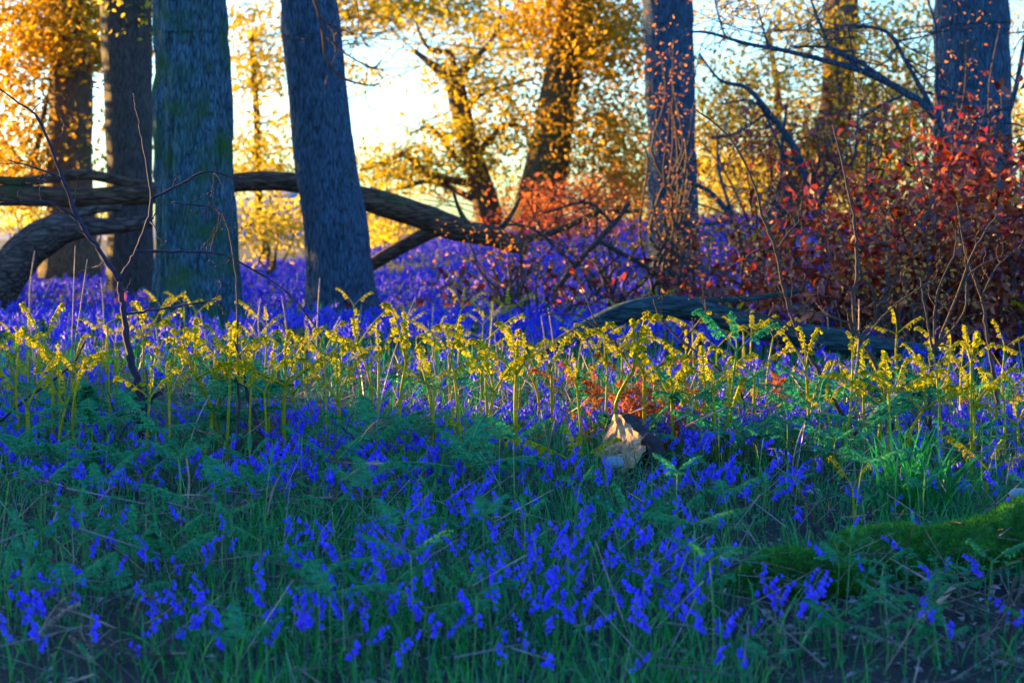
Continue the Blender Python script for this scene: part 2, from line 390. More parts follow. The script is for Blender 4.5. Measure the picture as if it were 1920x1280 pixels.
make_tree([(926, 445, 30), (914, 395, 26), (900, 340, 22), (880, 270, 18), (862, 200, 19), (852, 150, 17)], 34, B['bark_brown'],
          "small crooked tree forking against the white sky", top=False,
          limbs=[[(852, 152, 13), (820, 130, 9), (795, 110, 6), (772, 92, 4)], [(856, 155, 12), (880, 120, 8), (905, 95, 5), (925, 70, 4), (940, 30, 3)], [(850, 140, 8), (845, 100, 5), (810, 95, 4), (790, 70, 3), (780, 40, 2)],
                 [(900, 340, 12), (860, 340, 8), (800, 325, 7), (760, 290, 6), (720, 305, 4), (675, 320, 3)], [(912, 385, 9), (880, 370, 7), (840, 350, 6), (800, 340, 5), (750, 355, 3)], [(888, 290, 7), (920, 262, 6), (945, 235, 5), (990, 240, 3)], [(870, 200, 7), (900, 180, 4), (950, 160, 3), (1000, 150, 2)], [(900, 340, 8), (850, 290, 5), (810, 240, 3), (770, 250, 2)]],
          regs=[(760, 330, 100, 40, 330), (830, 260, 60, 60, 200), (900, 160, 60, 45, 170), (940, 190, 70, 60, 320), (900, 300, 50, 60, 160), (850, 130, 40, 30, 90), (960, 60, 60, 50, 240), (720, 300, 60, 30, 110), (700, 150, 40, 20, 40), (800, 40, 50, 30, 60), (960, 270, 40, 20, 60), (870, 230, 25, 30, 70)],
          leafmat=B['gold'], seed=5, twig_n=34, dY=1.2)
make_tree([(1000, 450, 56), (1010, 385, 47), (1022, 330, 42), (1036, 250, 38), (1054, 150, 36), (1072, 70, 35), (1082, 0, 34)], 33, B['bark_mossy'],
          "brown trunk leaning right under the densest orange leaves",
          regs=[(1110, 40, 110, 70, 1500), (1030, 20, 60, 50, 320), (1130, 110, 80, 50, 420), (1070, 90, 40, 50, 220), (1060, 235, 50, 25, 130), (1050, 200, 30, 25, 60), (1160, 200, 60, 70, 330), (1130, 300, 70, 60, 420), (1190, 340, 50, 40, 300), (1160, 250, 50, 50, 220), (1040, 285, 25, 20, 40), (985, 235, 40, 12, 50)],
          leafmat=B['orange'], seed=6, twig_n=40, dY=1.4)
make_tree([(1268, 560, 64), (1266, 500, 52), (1262, 380, 47), (1258, 200, 46), (1254, 80, 46), (1250, 0, 46)], 24, B['bark_slate'],
          "straight blue trunk right of centre with orange leaves before it", seed=7, ring=90, furrow=.05)
make_tree([(1462, 455, 34), (1472, 425, 32), (1490, 360, 36), (1535, 290, 36), (1565, 220, 30), (1573, 120, 30), (1578, 0, 32)], 34, B['bark_brown'],
          "brown trunk with a kinked foot among yellow bushes",
          regs=[(1640, 60, 110, 80, 460), (1620, 180, 90, 80, 520), (1480, 60, 90, 60, 130), (1730, 200, 70, 90, 260), (1500, 290, 100, 50, 520), (1680, 250, 90, 70, 620), (1400, 140, 90, 40, 160), (1350, 240, 60, 50, 220), (1540, 80, 50, 40, 110), (1420, 250, 100, 60, 330), (1560, 310, 60, 40, 300), (1340, 280, 50, 60, 160), (1720, 120, 50, 100, 240), (1440, 150, 70, 30, 120), (1380, 190, 50, 30, 80), (1330, 180, 30, 60, 80)],
          leafmat=B['gold'], seed=8, twig_n=36, dY=1.5)
make_tree([(1828, 620, 90), (1828, 540, 78), (1826, 400, 73), (1824, 200, 71), (1822, 80, 70), (1820, 0, 69)], 21, B['bark_slate'],
          "broad blue trunk rising behind the copper leaved bush at right", seed=9, ring=110, furrow=.04)
# thin far trees that hold the remaining leaves
make_tree([(486, 420, 8), (484, 330, 7), (480, 200, 6), (470, 60, 5)], 40, B['bark_brown'], "slender tree with layered gold leaves between the two big trunks",
          regs=[(480, 40, 70, 40, 340), (490, 110, 60, 30, 260), (470, 165, 60, 20, 170), (500, 290, 50, 40, 230), (455, 250, 25, 60, 80), (520, 220, 25, 30, 60), (500, 330, 60, 20, 150), (450, 330, 25, 30, 70)], leafmat=B['gold'], seed=10, top=False, ring=8, dY=1.8, leafsize=.1)
make_tree([(668, 440, 9), (645, 300, 8), (612, 150, 7), (590, 0, 6)], 42, B['bark_brown'], "slender tree half hidden by the leaning trunk",
          regs=[(700, 15, 90, 30, 560), (650, 40, 30, 30, 100), (810, 12, 90, 32, 460), (900, 40, 70, 50, 420), (970, 110, 45, 40, 160), (680, 370, 50, 40, 200), (740, 60, 40, 15, 40), (700, 430, 70, 30, 240), (880, 90, 50, 25, 130), (660, 130, 25, 20, 40)], leafmat=B['gold'], seed=11, top=False, ring=8, dY=2, leafsize=.1)
make_tree([(1425, 450, 10), (1440, 330, 8), (1460, 200, 7), (1440, 60, 5)], 44, B['bark_brown'], "slender tree behind the sweeping dark branch",
          regs=[(1340, 20, 60, 25, 130), (1480, 15, 80, 25, 200), (1480, 210, 60, 25, 140), (1380, 330, 90, 40, 480), (1500, 350, 80, 30, 380), (1640, 320, 70, 40, 400), (1900, 60, 30, 120, 220), (1905, 230, 25, 60, 200), (1720, 30, 40, 30, 110), (1560, 190, 60, 30, 120)], leafmat=B['gold'], seed=12, top=False, ring=8, dY=2, leafsize=.1)

# dark branching shrub whose long arm sweeps over to the left
make_tree([(1800, 640, 17), (1802, 500, 16), (1800, 380, 14), (1790, 300, 13), (1750, 215, 12), (1690, 170, 10), (1620, 135, 9), (1540, 112, 7), (1470, 95, 6), (1400, 82, 5), (1330, 62, 4), (1290, 60, 3)], 17, B['bark_slate'],
          "dark bare tree with one long arm sweeping left across the sky", top=False, ring=10,
          limbs=[[(1790, 300, 9), (1745, 200, 8), (1700, 120, 6), (1665, 62, 5), (1600, 48, 3), (1570, 50, 2)], [(1690, 170, 7), (1600, 110, 6), (1560, 95, 5), (1540, 50, 4), (1520, 0, 3)], [(1620, 135, 5), (1560, 92, 4), (1500, 88, 3), (1480, 88, 2)], [(1800, 330, 10), (1850, 270, 8), (1895, 200, 7), (1925, 60, 5)], [(1800, 380, 9), (1770, 280, 7), (1757, 160, 5), (1755, 60, 4), (1740, 0, 3)], [(1440, 88, 3), (1430, 50, 2.5), (1420, 10, 2)], [(1360, 70, 3), (1350, 40, 2.5), (1340, 0, 2)], [(1810, 290, 7), (1870, 290, 5), (1930, 300, 4)], [(1700, 175, 4), (1650, 200, 3), (1600, 230, 2)]],
          seed=13, bump=.06, thin=.72, limb_n=16)
make_tree([(1545, 470, 12), (1530, 390, 12), (1490, 280, 10), (1440, 210, 8), (1400, 165, 6), (1350, 150, 4), (1310, 100, 3)], 22, B['bark_slate'],
          "thin dark tree bending left beneath the long sweeping arm", top=False, ring=8, limb_n=14,
          limbs=[[(1530, 400, 9), (1560, 330, 7), (1600, 300, 5), (1610, 200, 3)], [(1500, 300, 6), (1470, 290, 4), (1420, 195, 3), (1345, 195, 2)], [(1538, 430, 9), (1480, 380, 6), (1465, 300, 5), (1475, 200, 3)], [(1540, 450, 8), (1600, 395, 6), (1680, 350, 3)], [(1440, 210, 4), (1380, 250, 3), (1330, 260, 2)]], seed=14, bump=.06, thin=.72)
make_tree([(1425, 560, 9), (1405, 480, 8), (1370, 410, 7), (1330, 360, 5), (1290, 340, 4)], 20, B['bark_slate'],
          "small dark stem leaning left before the bluebell bank", top=False, ring=8, limb_n=12,
          limbs=[[(1405, 480, 5), (1440, 400, 4), (1470, 380, 3)], [(1370, 410, 4), (1320, 420, 3), (1240, 400, 2)], [(1390, 450, 4), (1350, 330, 3), (1345, 260, 2)]], seed=15, bump=.05)
make_tree([(1010, 620, 6), (1060, 520, 6), (1150, 420, 5), (1180, 380, 4)], 19, B['bark_dark'],
          "low arching bare stem crossing the bluebells left of the straight trunk", top=False, ring=7, limb_n=12,
          limbs=[[(1080, 500, 4), (1000, 430, 3), (935, 420, 2)], [(1120, 450, 4), (1210, 500, 4), (1270, 545, 3)], [(1150, 420, 3), (1100, 380, 2.5), (1020, 400, 2)]], seed=16, bump=.05)

# low shrubs just behind the bluebell bank
def shrub(px, py, rx, ry, n, Y, mat, label, bark, seed, size=.08, dY=.8, group=None, stems=5, cat="shrub", name="shrub"):
    g = np.random.default_rng(300 + seed)
    c = at(px, py, Y); z0 = gz(c[0], Y); base = np.array((c[0], Y, min(z0, c[2] - ry / FP * Y)))
    root = empty(name, base, label, cat, group)
    V, F, cen = leaf_sprays([(px, py, rx, ry, int(n * 3))], Y, size * 1.15, dY, g)
    b = MB()
    for k in range(min(stems, len(cen))):
        twigs_to(b, base + g.normal(0, .08, 3) * (1, 1, 0), [cen[k]], .010 + .0006 * Y, g, .1, 5)
    put("stems", b.mesh("stems", [bark], base), root)["kind"] = "stuff"
    put("foliage", tri_mesh("foliage", V - base, F, [mat]), root)
    return root
shr = [(510, 425, 55, 45, 420, 30, 'yellow', "bright yellow bush between the two big trunks"),
       (735, 425, 50, 35, 260, 37, 'yellow', "yellow bush under the fallen trunk beside the leaning tree"),
       (40, 400, 45, 30, 160, 33, 'yellow', "small yellow bush under the fallen trunk at far left"),
       (190, 400, 30, 40, 110, 32, 'yellow', "yellow leaves showing between the two left trunks"),
       (1400, 370, 80, 55, 620, 37, 'yellow', "yellow bush on the bank right of the straight trunk"),
       (1545, 390, 70, 50, 520, 38, 'yellow', "yellow bush behind the kinked trunk foot"),
       (1660, 350, 80, 70, 620, 36, 'gold', "tall golden bush left of the broad blue trunk"),
       (1180, 370, 45, 40, 260, 37, 'yellow', "yellow bush on the bank left of the straight trunk"),
       (1340, 330, 40, 80, 300, 38, 'yellow', "narrow yellow bush right behind the straight trunk"),
       (950, 350, 40, 40, 130, 39, 'gold', "sparse golden bush between the crooked and orange trees"),
       (1910, 200, 30, 60, 160, 40, 'yellow', "yellow green bush at the right edge beside the broad trunk"),
       (50, 320, 60, 40, 260, 37, 'yellow', "golden yellow bush above the fallen trunk at far left"),
       (500, 335, 50, 25, 160, 40, 'gold', "golden bush just above the mossy part of the fallen trunk")]
for i, (px, py, rx, ry, n, Y, m, lab) in enumerate(shr): shrub(px, py, rx, ry, n, Y, M[m], lab, M['bark_brown'], i, dY=.9)
shrub(1085, 378, 115, 34, 700, 31, M['rust'], "rusty brown bush along the crest of the bluebell bank", M['bark_dark'], 30, .07)
shrub(1060, 420, 150, 26, 320, 29, M['copper'], "dark red low bush before the rusty crest bush", M['bark_dark'], 31, .06)

# copper leaved beech bush at right
cop = [(1830, 520, 150, 130, 1700, 14.6, "dense copper beech bush filling the right edge"),
       (1660, 520, 130, 120, 1100, 15.4, "copper beech bush left of the densest one"),
       (1560, 590, 80, 60, 200, 15.0, "low copper bush behind the dark curved log"),
       (1850, 370, 90, 90, 520, 16.4, "upper copper beech boughs before the broad blue trunk"),
       (1740, 420, 90, 70, 260, 16.8, "thin copper boughs between the broad trunk and the yellow bushes"),
       (1340, 560, 120, 60, 190, 16.6, "sparse copper shrub above the dark curved log"),
       (980, 560, 110, 70, 130, 17.5, "sparse dark red shrub before the bluebell bank at centre"),
       (1460, 500, 110, 80, 120, 18.5, "thin copper twigs right of the straight trunk")]
for i, (px, py, rx, ry, n, Y, lab) in enumerate(cop):
    shrub(px, py, rx * 1.45, ry * 1.42, int(n * .66), Y, M['copper'], lab, M['twig'], 40 + i, .08, .7, None, 40, "bush", "beech_bush")
emb = [(1255, 180, 50, 170, 130, 20, "hanging sprays of small orange leaves before the straight trunk's upper part"),
       (1265, 420, 60, 120, 200, 19, "hanging sprays of small orange leaves before the straight trunk's foot"),
       (1150, 460, 120, 90, 260, 19.5, "scattered orange budding twigs left of the straight trunk"),
       (1420, 470, 100, 90, 220, 18, "scattered orange budding twigs right of the straight trunk"),
       (1700, 470, 190, 150, 360, 14, "orange tipped twigs in the copper bush"),
       (1800, 180, 90, 150, 90, 18, "orange budding twigs before the broad blue trunk"),
       (960, 480, 80, 80, 110, 19, "orange budding twigs above the bluebells at centre")]
for i, (px, py, rx, ry, n, Y, lab) in enumerate([(1440, 290, 130, 70, 170, 23, "dark reddish budding twigs before the sky gap right of the straight trunk"), (1600, 260, 120, 90, 170, 22, "dark reddish budding twigs before the kinked brown trunk")]):
    shrub(px, py, rx, ry, n, Y, M['copper'], lab, M['twig'], 80 + i, .06, .7, None, 26, "twigs", "budding_shrub")
for i, (px, py, rx, ry, n, Y, lab) in enumerate(emb):
    shrub(px, py, rx, ry, n, Y, M['ember'], lab, M['twig'], 60 + i, .036, .5, None, 14, "twigs", "budding_shrub")

# ------------------------------------------------------------------ fallen wood
def log(name, pts, Y, mat, label, extra=(), n=22, bump=.13, seed=0, part="trunk", thin=.86):
    C = path(pts, Y, 8); C[:, 3] *= thin; base = C[len(C) // 2, :3].copy(); base[2] -= C[len(C) // 2, 3]
    root = empty(name, base, label, "log")
    b = MB(); b.tube(C[:, :3], C[:, 3], n, bump=bump, bf=2.5, seed=seed); put(part, b.mesh(part, [mat], base), root)
    for e in extra:
        L = path(e, Y, 7); lb = MB(); lb.tube(L[:, :3], L[:, 3], 10, bump=.08, bf=4, seed=seed + 1); put("branch", lb.mesh("branch", [mat], base), root)
    return root
log("fallen_tree", [(-160, 375, 24), (0, 366, 22), (150, 370, 21), (300, 362, 22), (450, 342, 21), (560, 343, 22), (690, 374, 26), (780, 402, 27), (860, 430, 26), (930, 445, 22), (990, 470, 12)], 20.6, M['log'],
    "long fallen trunk lying behind the two big trunks and dipping to the right",
    [[(-60, 332, 10), (40, 340, 9), (100, 333, 10), (160, 327, 11), (230, 340, 10), (300, 352, 9)], [(930, 440, 8), (960, 400, 5), (975, 370, 3)], [(880, 430, 7), (860, 390, 4), (850, 360, 3)], [(960, 455, 9), (1050, 430, 7), (1120, 400, 5), (1200, 395, 4)]], seed=21)
log("dead_limb", [(-60, 640, 46), (-10, 560, 44), (40, 480, 42), (95, 435, 38), (150, 425, 26), (215, 424, 18), (285, 415, 13)], 20, M['log_grey'],
    "thick grey dead limb curving down at the left edge", [[(120, 420, 14), (170, 395, 9), (230, 390, 6)]], seed=22)
log("fallen_branch", [(690, 500, 15), (740, 470, 16), (800, 438, 17), (860, 415, 14)], 22, M['log'], "shorter dark branch propped under the fallen trunk beside the leaning tree", seed=23, n=12)
log("curved_log", [(1010, 668, 14), (1060, 640, 17), (1110, 612, 20), (1180, 584, 23), (1260, 576, 26), (1340, 590, 26), (1440, 618, 26), (1560, 638, 26), (1680, 655, 22), (1790, 662, 16)], 13.3, M['log_blue'],
    "dark blue green log arching low behind the bracken at right", [[(1230, 592, 8), (1300, 565, 6), (1400, 560, 5), (1500, 545, 4)]], seed=24)

def mossy_log():
    pts = [(1360, 1122, 18), (1400, 1100, 34), (1450, 1084, 46), (1510, 1078, 51), (1560, 1086, 48), (1600, 1106, 38), (1630, 1128, 22)]
    pts2 = [(1515, 1090, 20, .22), (1550, 1066, 34, .22), (1600, 1048, 48, .22), (1660, 1040, 55, .22), (1720, 1042, 52, .22), (1790, 1036, 50, .2), (1860, 1014, 50, .2), (1930, 985, 50, .2), (2010, 955, 50, .2), (2100, 940, 46, .2)]
    Y = 6.25; C1 = path(pts, Y, 8); C2 = path(pts2, Y, 8); base = C1[12, :3].copy(); base[2] -= .08
    root = empty("mossy_log", base, "low log thickly coated in green moss at lower right", "log")
    hair = []
    for C, nm in ((C1, "limb"), (C2, "trunk")):
        b = MB(); b.tube(C[:, :3], C[:, 3], 26, bump=.22, bf=9, seed=25); me = b.mesh(nm, [M['moss']], base); put(nm, me, root)
        V = np.empty(len(me.vertices) * 3); me.vertices.foreach_get("co", V); V = V.reshape(-1, 3)
        Nn = np.empty(len(me.vertices) * 3); me.vertices.foreach_get("normal", Nn); Nn = Nn.reshape(-1, 3)
        n = 14000; tri = []; k = rng.integers(0, len(V), n); ring = 26
        nxt = np.where(k + ring < len(V), k + ring, k); side = np.where((k + 1) % ring == 0, k + 1 - ring, k + 1); side = np.minimum(side, len(V) - 1)
        a, c = rng.uniform(0, 1, (n, 1)), rng.uniform(0, 1, (n, 1))
        P = V[k] + a * (V[nxt] - V[k]) + c * (V[side] - V[k])
        d = Nn[k] + rng.normal(0, .5, (n, 3)); d[:, 2] += .2; d /= np.linalg.norm(d, axis=1)[:, None]
        s = np.cross(d, rng.normal(0, 1, (n, 3))); s /= np.linalg.norm(s, axis=1)[:, None]
        L = rng.uniform(.008, .024, (n, 1))
        T = np.stack([P - s * .0024, P + s * .0024, P + d * L], 1).reshape(-1, 3)
        hair.append((T, np.arange(n * 3).reshape(-1, 3)))
    V, F = join(hair); o = put("moss", tri_mesh("moss", V, F, [M['moss_hair']]), root); o["kind"] = "stuff"
mossy_log()

# ------------------------------------------------------------------ the split wood chunk, stones, mound
def blob(V, F, amp, fr, seed): return V + wob(V, fr, 3, seed)[:, None] * amp * (V / (np.linalg.norm(V, axis=1)[:, None] + 1e-9))
def ico(sub=3):
    import bmesh
    bm = bmesh.new(); bmesh.ops.create_icosphere(bm, subdivisions=sub, radius=1); V = np.array([v.co[:] for v in bm.verts]); F = [tuple(v.index for v in f.verts) for f in bm.faces]; bm.free(); return V, F
IV, IF = ico(3)
def chunk():
    Y = 8.3; c = at(1180, 838, Y); base = np.array((c[0], Y, gz(c[0], Y) - .02))
    root = empty("wood_chunk", base, "pale split chunk of wood catching the sun amid the bluebells", "wood chunk")
    # front face outline (px, py, depth offset): pale face, tilted back to the left
    out = [(1118, 846, .02), (1140, 812, .07), (1150, 776, .12), (1166, 780, .13), (1188, 806, .08), (1214, 826, .03), (1206, 852, -.03), (1190, 878, -.06), (1160, 885, -.06), (1130, 872, -.03)]
    ring0 = np.array([at(a, b_, Y + d + (1166 - a) * .0029) for a, b_, d in out]); cen = ring0.mean(0)
    b = MB(); rows = [cen[None]]; g = np.random.default_rng(5)
    for s in (.25, .5, .75, .92, 1.0):
        # subdivide the outline for a ragged split face
        R = []
        for i in range(len(ring0)):
            for t in (0, .33, .66): R.append(ring0[i] * (1 - t) + ring0[(i + 1) % len(ring0)] * t)
        R = np.array(R); Q = cen + (R - cen) * s; Q[:, 1] += g.normal(0, .0022, len(Q)) + .010 * np.sin(Q[:, 0] * 160 + Q[:, 2] * 60)
        if s > .9: Q += g.normal(0, .004, Q.shape)
        rows.append(Q)
    V = np.concatenate(rows); m = 30; F = [(0, 1 + (i + 1) % m, 1 + i) for i in range(m)]
    for k in range(4): F += [(1 + k * m + i, 1 + k * m + (i + 1) % m, 1 + (k + 1) * m + (i + 1) % m, 1 + (k + 1) * m + i) for i in range(m)]
    F = [f[::-1] for f in F]
    b.add(V, F); put("split_face", b.mesh("split_face", [M['pale']], base, False), root)
    back = rows[-1] * 1.0; b2 = MB(); L = [back]
    for k, (dx, dy, dz, s) in enumerate(((.035, .06, .0, 1.02), (.075, .13, -.01, .9), (.10, .20, -.03, .6))):
        Q = cen + (back - cen) * s + np.array((dx, dy, dz)); Q += g.normal(0, .006, Q.shape); L.append(Q)
    V = np.concatenate(L); F = [(k * m + i, (k + 1) * m + i, (k + 1) * m + (i + 1) % m, k * m + (i + 1) % m) for k in range(3) for i in range(m)] + [tuple(3 * m + i for i in range(m))]
    F = [f[::-1] for f in F]
    b2.add(V, F); put("bark", b2.mesh("bark", [M['blackbark']], base, False), root)
    b3 = MB(); P = np.array([at(1208, 822, Y - .10), at(1226, 834, Y - .12), at(1232, 858, Y - .13), at(1238, 884, Y - .14), at(1200, 898, Y - .16), at(1186, 884, Y - .15)])
    b3.tube(cr(P[:4], 5), np.linspace(.030, .052, 16), 9, bump=.25, bf=12, seed=3); b3.tube(cr(P[[3, 4, 5]], 5), np.linspace(.045, .026, 11), 9, bump=.25, bf=12, seed=5)
    put("bark_flap", b3.mesh("bark_flap", [M['blackbark']], base), root)
chunk()
def stone(name, px, py, rx, ry, Y, mat, label, cat, seed, depth=1.0):
    c = at(px, py, Y); s = np.array((rx / FP * Y, rx / FP * Y * depth, ry / FP * Y)); base = c - np.array((0, 0, s[2]))
    V = IV + wob(IV, 1.3, 3, seed)[:, None] * .22 * IV; b = MB(); b.add(V * s + c, IF)
    o = put(name, b.mesh(name, [mat], base), None, base); return tag(o, label, cat)
stone("stone", 1667, 838, 17, 23, 8.5, M['stone'], "small smooth pale blue stone at the foot of the mossy mound", "stone", 3)
stone("stump", 1700, 780, 85, 48, 9.6, M['mound'], "low weathered mossy stump among the bracken at right", "stump", 5, .7)
stone("stone", 1912, 926, 17, 12, 6.9, M['stone'], "pale stone at the right edge above the mossy log", "stone", 6)
stone("stone", 1150, 868, 20, 14, 8.0, M['stone'], "small grey stone at the left foot of the wood chunk", "stone", 2)

# ------------------------------------------------------------------ saplings and bare twigs
def sapling(stems, Y, mat, label, seed, twig=6, bud=True, cat="sapling", twl=.16, name="sapling"):
    """stems: list of pixel curves (px, py, r px[, dY]); each gets side twigs ending in pointed buds."""
    g = np.random.default_rng(500 + seed); base = None; root = None
    for si, pts in enumerate(stems):
        C = path(pts, Y, 7); C[:, 3] *= .78; C[1:-1, :3] += g.normal(0, .22, (len(C) - 2, 3)) * C[1:-1, 3:4] + (np.arange(len(C) - 2) % 4 == 0)[:, None] * g.normal(0, .55, (len(C) - 2, 3)) * C[1:-1, 3:4]
        if root is None:
            base = C[0, :3].copy(); root = empty(name, base, label, cat)
        b = MB(); b.tube(C[:, :3], C[:, 3] * (1 + .25 * (np.arange(len(C)) % 4 == 0)), 7, bump=.15, bf=30, seed=seed); put("stem" if si == 0 else "branch", b.mesh("branch", [mat], base), root)
        for k in range(twig if len(C) > 10 else 2):
            i = int(g.integers(len(C) // 3 if si == 0 else 2, len(C))); p = C[i, :3]
            T = C[min(i + 1, len(C) - 1), :3] - C[max(i - 1, 0), :3]; T /= np.linalg.norm(T) + 1e-9
            side = np.cross(T, (0, 1, 0)) * g.choice((-1, 1)); d = T * .6 + side * .9 + g.normal(0, .35, 3); d /= np.linalg.norm(d)
            L = twl * g.uniform(.4, 1.3); P = [p]; dd = d.copy()
            for s in range(4):
                dd = dd + g.normal(0, .28, 3); dd /= np.linalg.norm(dd); P.append(P[-1] + dd * L / 4)
            tb = MB(); Q = cr(P, 3); r = min(C[i, 3] * .5, .0035); tb.tube(Q, np.linspace(r, r * .45, len(Q)), 5)
            if bud:
                for j in (4, 7, 10, len(Q) - 1):
                    e = Q[j]; dv = dd + g.normal(0, .5, 3); dv /= np.linalg.norm(dv); l = g.uniform(.010, .022)
                    tb.tube([e, e + dv * l * .4, e + dv * l], [.001, .0032, .0004], 5)
            put("twig", tb.mesh("twig", [mat], base), root)
    return root
sapling([[(262, 915, 10), (266, 800, 9), (262, 740, 9), (243, 660, 8), (230, 580, 7), (225, 525, 7)],
         [(225, 525, 6), (190, 475, 5), (150, 415, 5), (118, 335, 4), (72, 225, 3), (30, 190, 2), (-10, 160, 2)],
         [(225, 525, 6), (245, 490, 5), (272, 430, 4), (284, 370, 4), (268, 270, 3), (258, 215, 2.5), (250, 175, 2)],
         [(255, 470, 3), (320, 472, 3), (395, 474, 2.5), (450, 492, 2.5), (540, 550, 2), (600, 625, 1.5)],
         [(284, 372, 3), (340, 345, 2.5), (390, 322, 2), (470, 345, 1.6)], [(150, 415, 3), (90, 380, 2.5), (0, 380, 1.5)], [(118, 335, 2.5), (75, 318, 2), (15, 300, 1.5)],
         [(268, 780, 6), (285, 745, 5), (305, 730, 3)], [(264, 780, 6), (235, 782, 5), (222, 780, 4)], [(232, 590, 3), (300, 580, 2.5), (405, 562, 1.8)], [(322, 380, 2), (400, 390, 1.8), (425, 410, 1.2)]], 8.8, M['dark_twig'],
        "dark forked sapling standing before the left trunks with fine budding twigs", 1, 4)
sapling([[(1690, 860, 6), (1610, 815, 6), (1575, 770, 6), (1530, 690, 5), (1495, 620, 4.5), (1472, 550, 4), (1455, 470, 4), (1428, 400, 3.2), (1416, 350, 2.6), (1370, 260, 2), (1303, 204, 1.5)],
         [(1455, 470, 2.5), (1480, 435, 2), (1505, 410, 1.6)], [(1495, 620, 2.5), (1430, 590, 2), (1340, 590, 1.5)]], 9.2, M['twig'], "thin arching sapling rising from the stump and leaning left", 2, 5)
sapling([[(1690, 880, 5), (1672, 800, 5), (1640, 680, 4.5), (1602, 610, 4), (1606, 500, 4), (1603, 430, 3.5), (1585, 330, 2.5), (1562, 235, 1.8)], [(1602, 610, 2.5), (1530, 585, 2), (1470, 580, 1.5)], [(1620, 635, 2.5), (1680, 570, 2), (1760, 520, 1.6)]], 9.0, M['twig'],
        "upright thin sapling with orange lit stem right of the arching one", 3, 6)
sapling([[(1745, 880, 5), (1742, 760, 5), (1748, 660, 4.5), (1760, 640, 4), (1800, 540, 3), (1826, 470, 2.5), (1870, 400, 2)], [(1748, 660, 3.5), (1735, 580, 2.5), (1725, 520, 2)], [(1752, 655, 3.5), (1755, 560, 2.5), (1790, 470, 2), (1792, 430, 1.5)], [(1756, 650, 3), (1805, 590, 2.5), (1812, 540, 2), (1810, 480, 1.5)], [(1800, 540, 2.5), (1835, 500, 2), (1910, 470, 1.3)]], 9.0, M['twig'],
        "many stemmed young sapling fanning out before the copper bush", 4, 5)
sapling([[(1885, 860, 5), (1865, 720, 4.5), (1850, 620, 4), (1840, 560, 3.5), (1810, 470, 2.5), (1795, 380, 2)], [(1840, 560, 3), (1870, 500, 2), (1915, 460, 1.5)]], 9.4, M['twig'], "thin dark sapling nearest the right edge before the copper bush", 5, 5)
sapling([[(448, 960, 3), (447, 800, 3), (446, 660, 2.8), (442, 520, 2), (425, 420, 1.6), (398, 385, 1.1)]], 8.7, M['twig'], "single thin upright twig before the furrowed trunk", 6, 2, name="bare_twig", cat="twig")
sapling([[(1180, 690, 3), (1160, 650, 3), (1120, 615, 2.5), (1080, 590, 2), (1020, 590, 1.5)], [(1120, 615, 2), (1100, 560, 1.6), (1085, 535, 1.2)]], 9.6, M['twig'], "thin arching twig before the left end of the curved log", 7, 3, name="bare_twig", cat="twig")
sapling([[(1405, 900, 4), (1390, 740, 3.5), (1345, 690, 3), (1280, 640, 2.5), (1240, 600, 2), (1225, 560, 1.5)], [(1280, 640, 2), (1320, 590, 1.6), (1322, 560, 1.2)]], 9.6, M['twig'], "thin dark twig slanting left across the curved log", 8, 4, name="bare_twig", cat="twig")
sapling([[(760, 960, 4), (720, 890, 4), (670, 830, 3), (640, 800, 2)]], 8.0, M['dark_twig'], "dark slanting stick below the shoots at centre left", 9, 2, name="bare_twig", cat="twig")
sapling([[(560, 870, 4), (505, 830, 4), (470, 760, 3.5), (455, 690, 3), (440, 640, 2)]], 8.6, M['dark_twig'], "dark slanting stick beside the thin upright twig", 10, 2, name="bare_twig", cat="twig")
sapling([[(0, 790, 3), (60, 740, 3), (130, 690, 2.5), (160, 640, 2)]], 8.8, M['dark_twig'], "thin dark stick slanting at the left edge", 11, 2, name="bare_twig", cat="twig")
# boughs hanging down in front of the leaning trunk and at the sky gap
make_tree([(560, -60, 5), (590, 0, 4), (605, 60, 3.5), (612, 110, 3), (640, 145, 2.5), (690, 160, 2), (712, 156, 1.5)], 18, M['twig'], "slim bough hanging down before the leaning trunk", top=False, ring=6, limb_n=6,
          limbs=[[(600, 30, 2.5), (625, 60, 2), (630, 100, 1.5)], [(605, 60, 2), (640, 95, 1.8), (690, 125, 1.5), (720, 132, 1)]], seed=17, name="hanging_bough")

# ------------------------------------------------------------------ bracken
def pinna(b, p0, d, up, L, curl, g, nl=6, w=.010, m=0):
    """One leafy side shoot that curls under towards its tip."""
    P = [p0]; d = d / np.linalg.norm(d); side = np.cross(d, up); side /= np.linalg.norm(side) + 1e-9; st = L / nl; ang = curl / nl
    D = [d]
    for i in range(nl):
        a = ang * (.35 + 1.3 * i / nl); ax = side
        d = d * math.cos(a) + np.cross(ax, d) * math.sin(a) * -1 + g.normal(0, .05, 3); d /= np.linalg.norm(d); P.append(P[-1] + d * st * (1 - .35 * i / nl)); D.append(d)
    P = np.array(P); V = []; F = []
    for i in range(nl + 1):
        t = i / nl; wl = w * (1 - t * .75) * g.uniform(.75, 1.3)
        for sgn in (-1, 1):
            q = P[i]; o = side * sgn * wl + D[i] * wl * .5 - up * wl * g.uniform(0, .6)
            n0 = len(V); h = D[i] * wl * .55
            V += [q - h, q + h, q + o + h * .7, q + o - h * .6]; F += [(n0, n0 + 1, n0 + 2), (n0, n0 + 2, n0 + 3)]
    b.add(V, F, m)
    b.tube(P, np.linspace(.0016, .0008, len(P)), 3, m, cap=False)
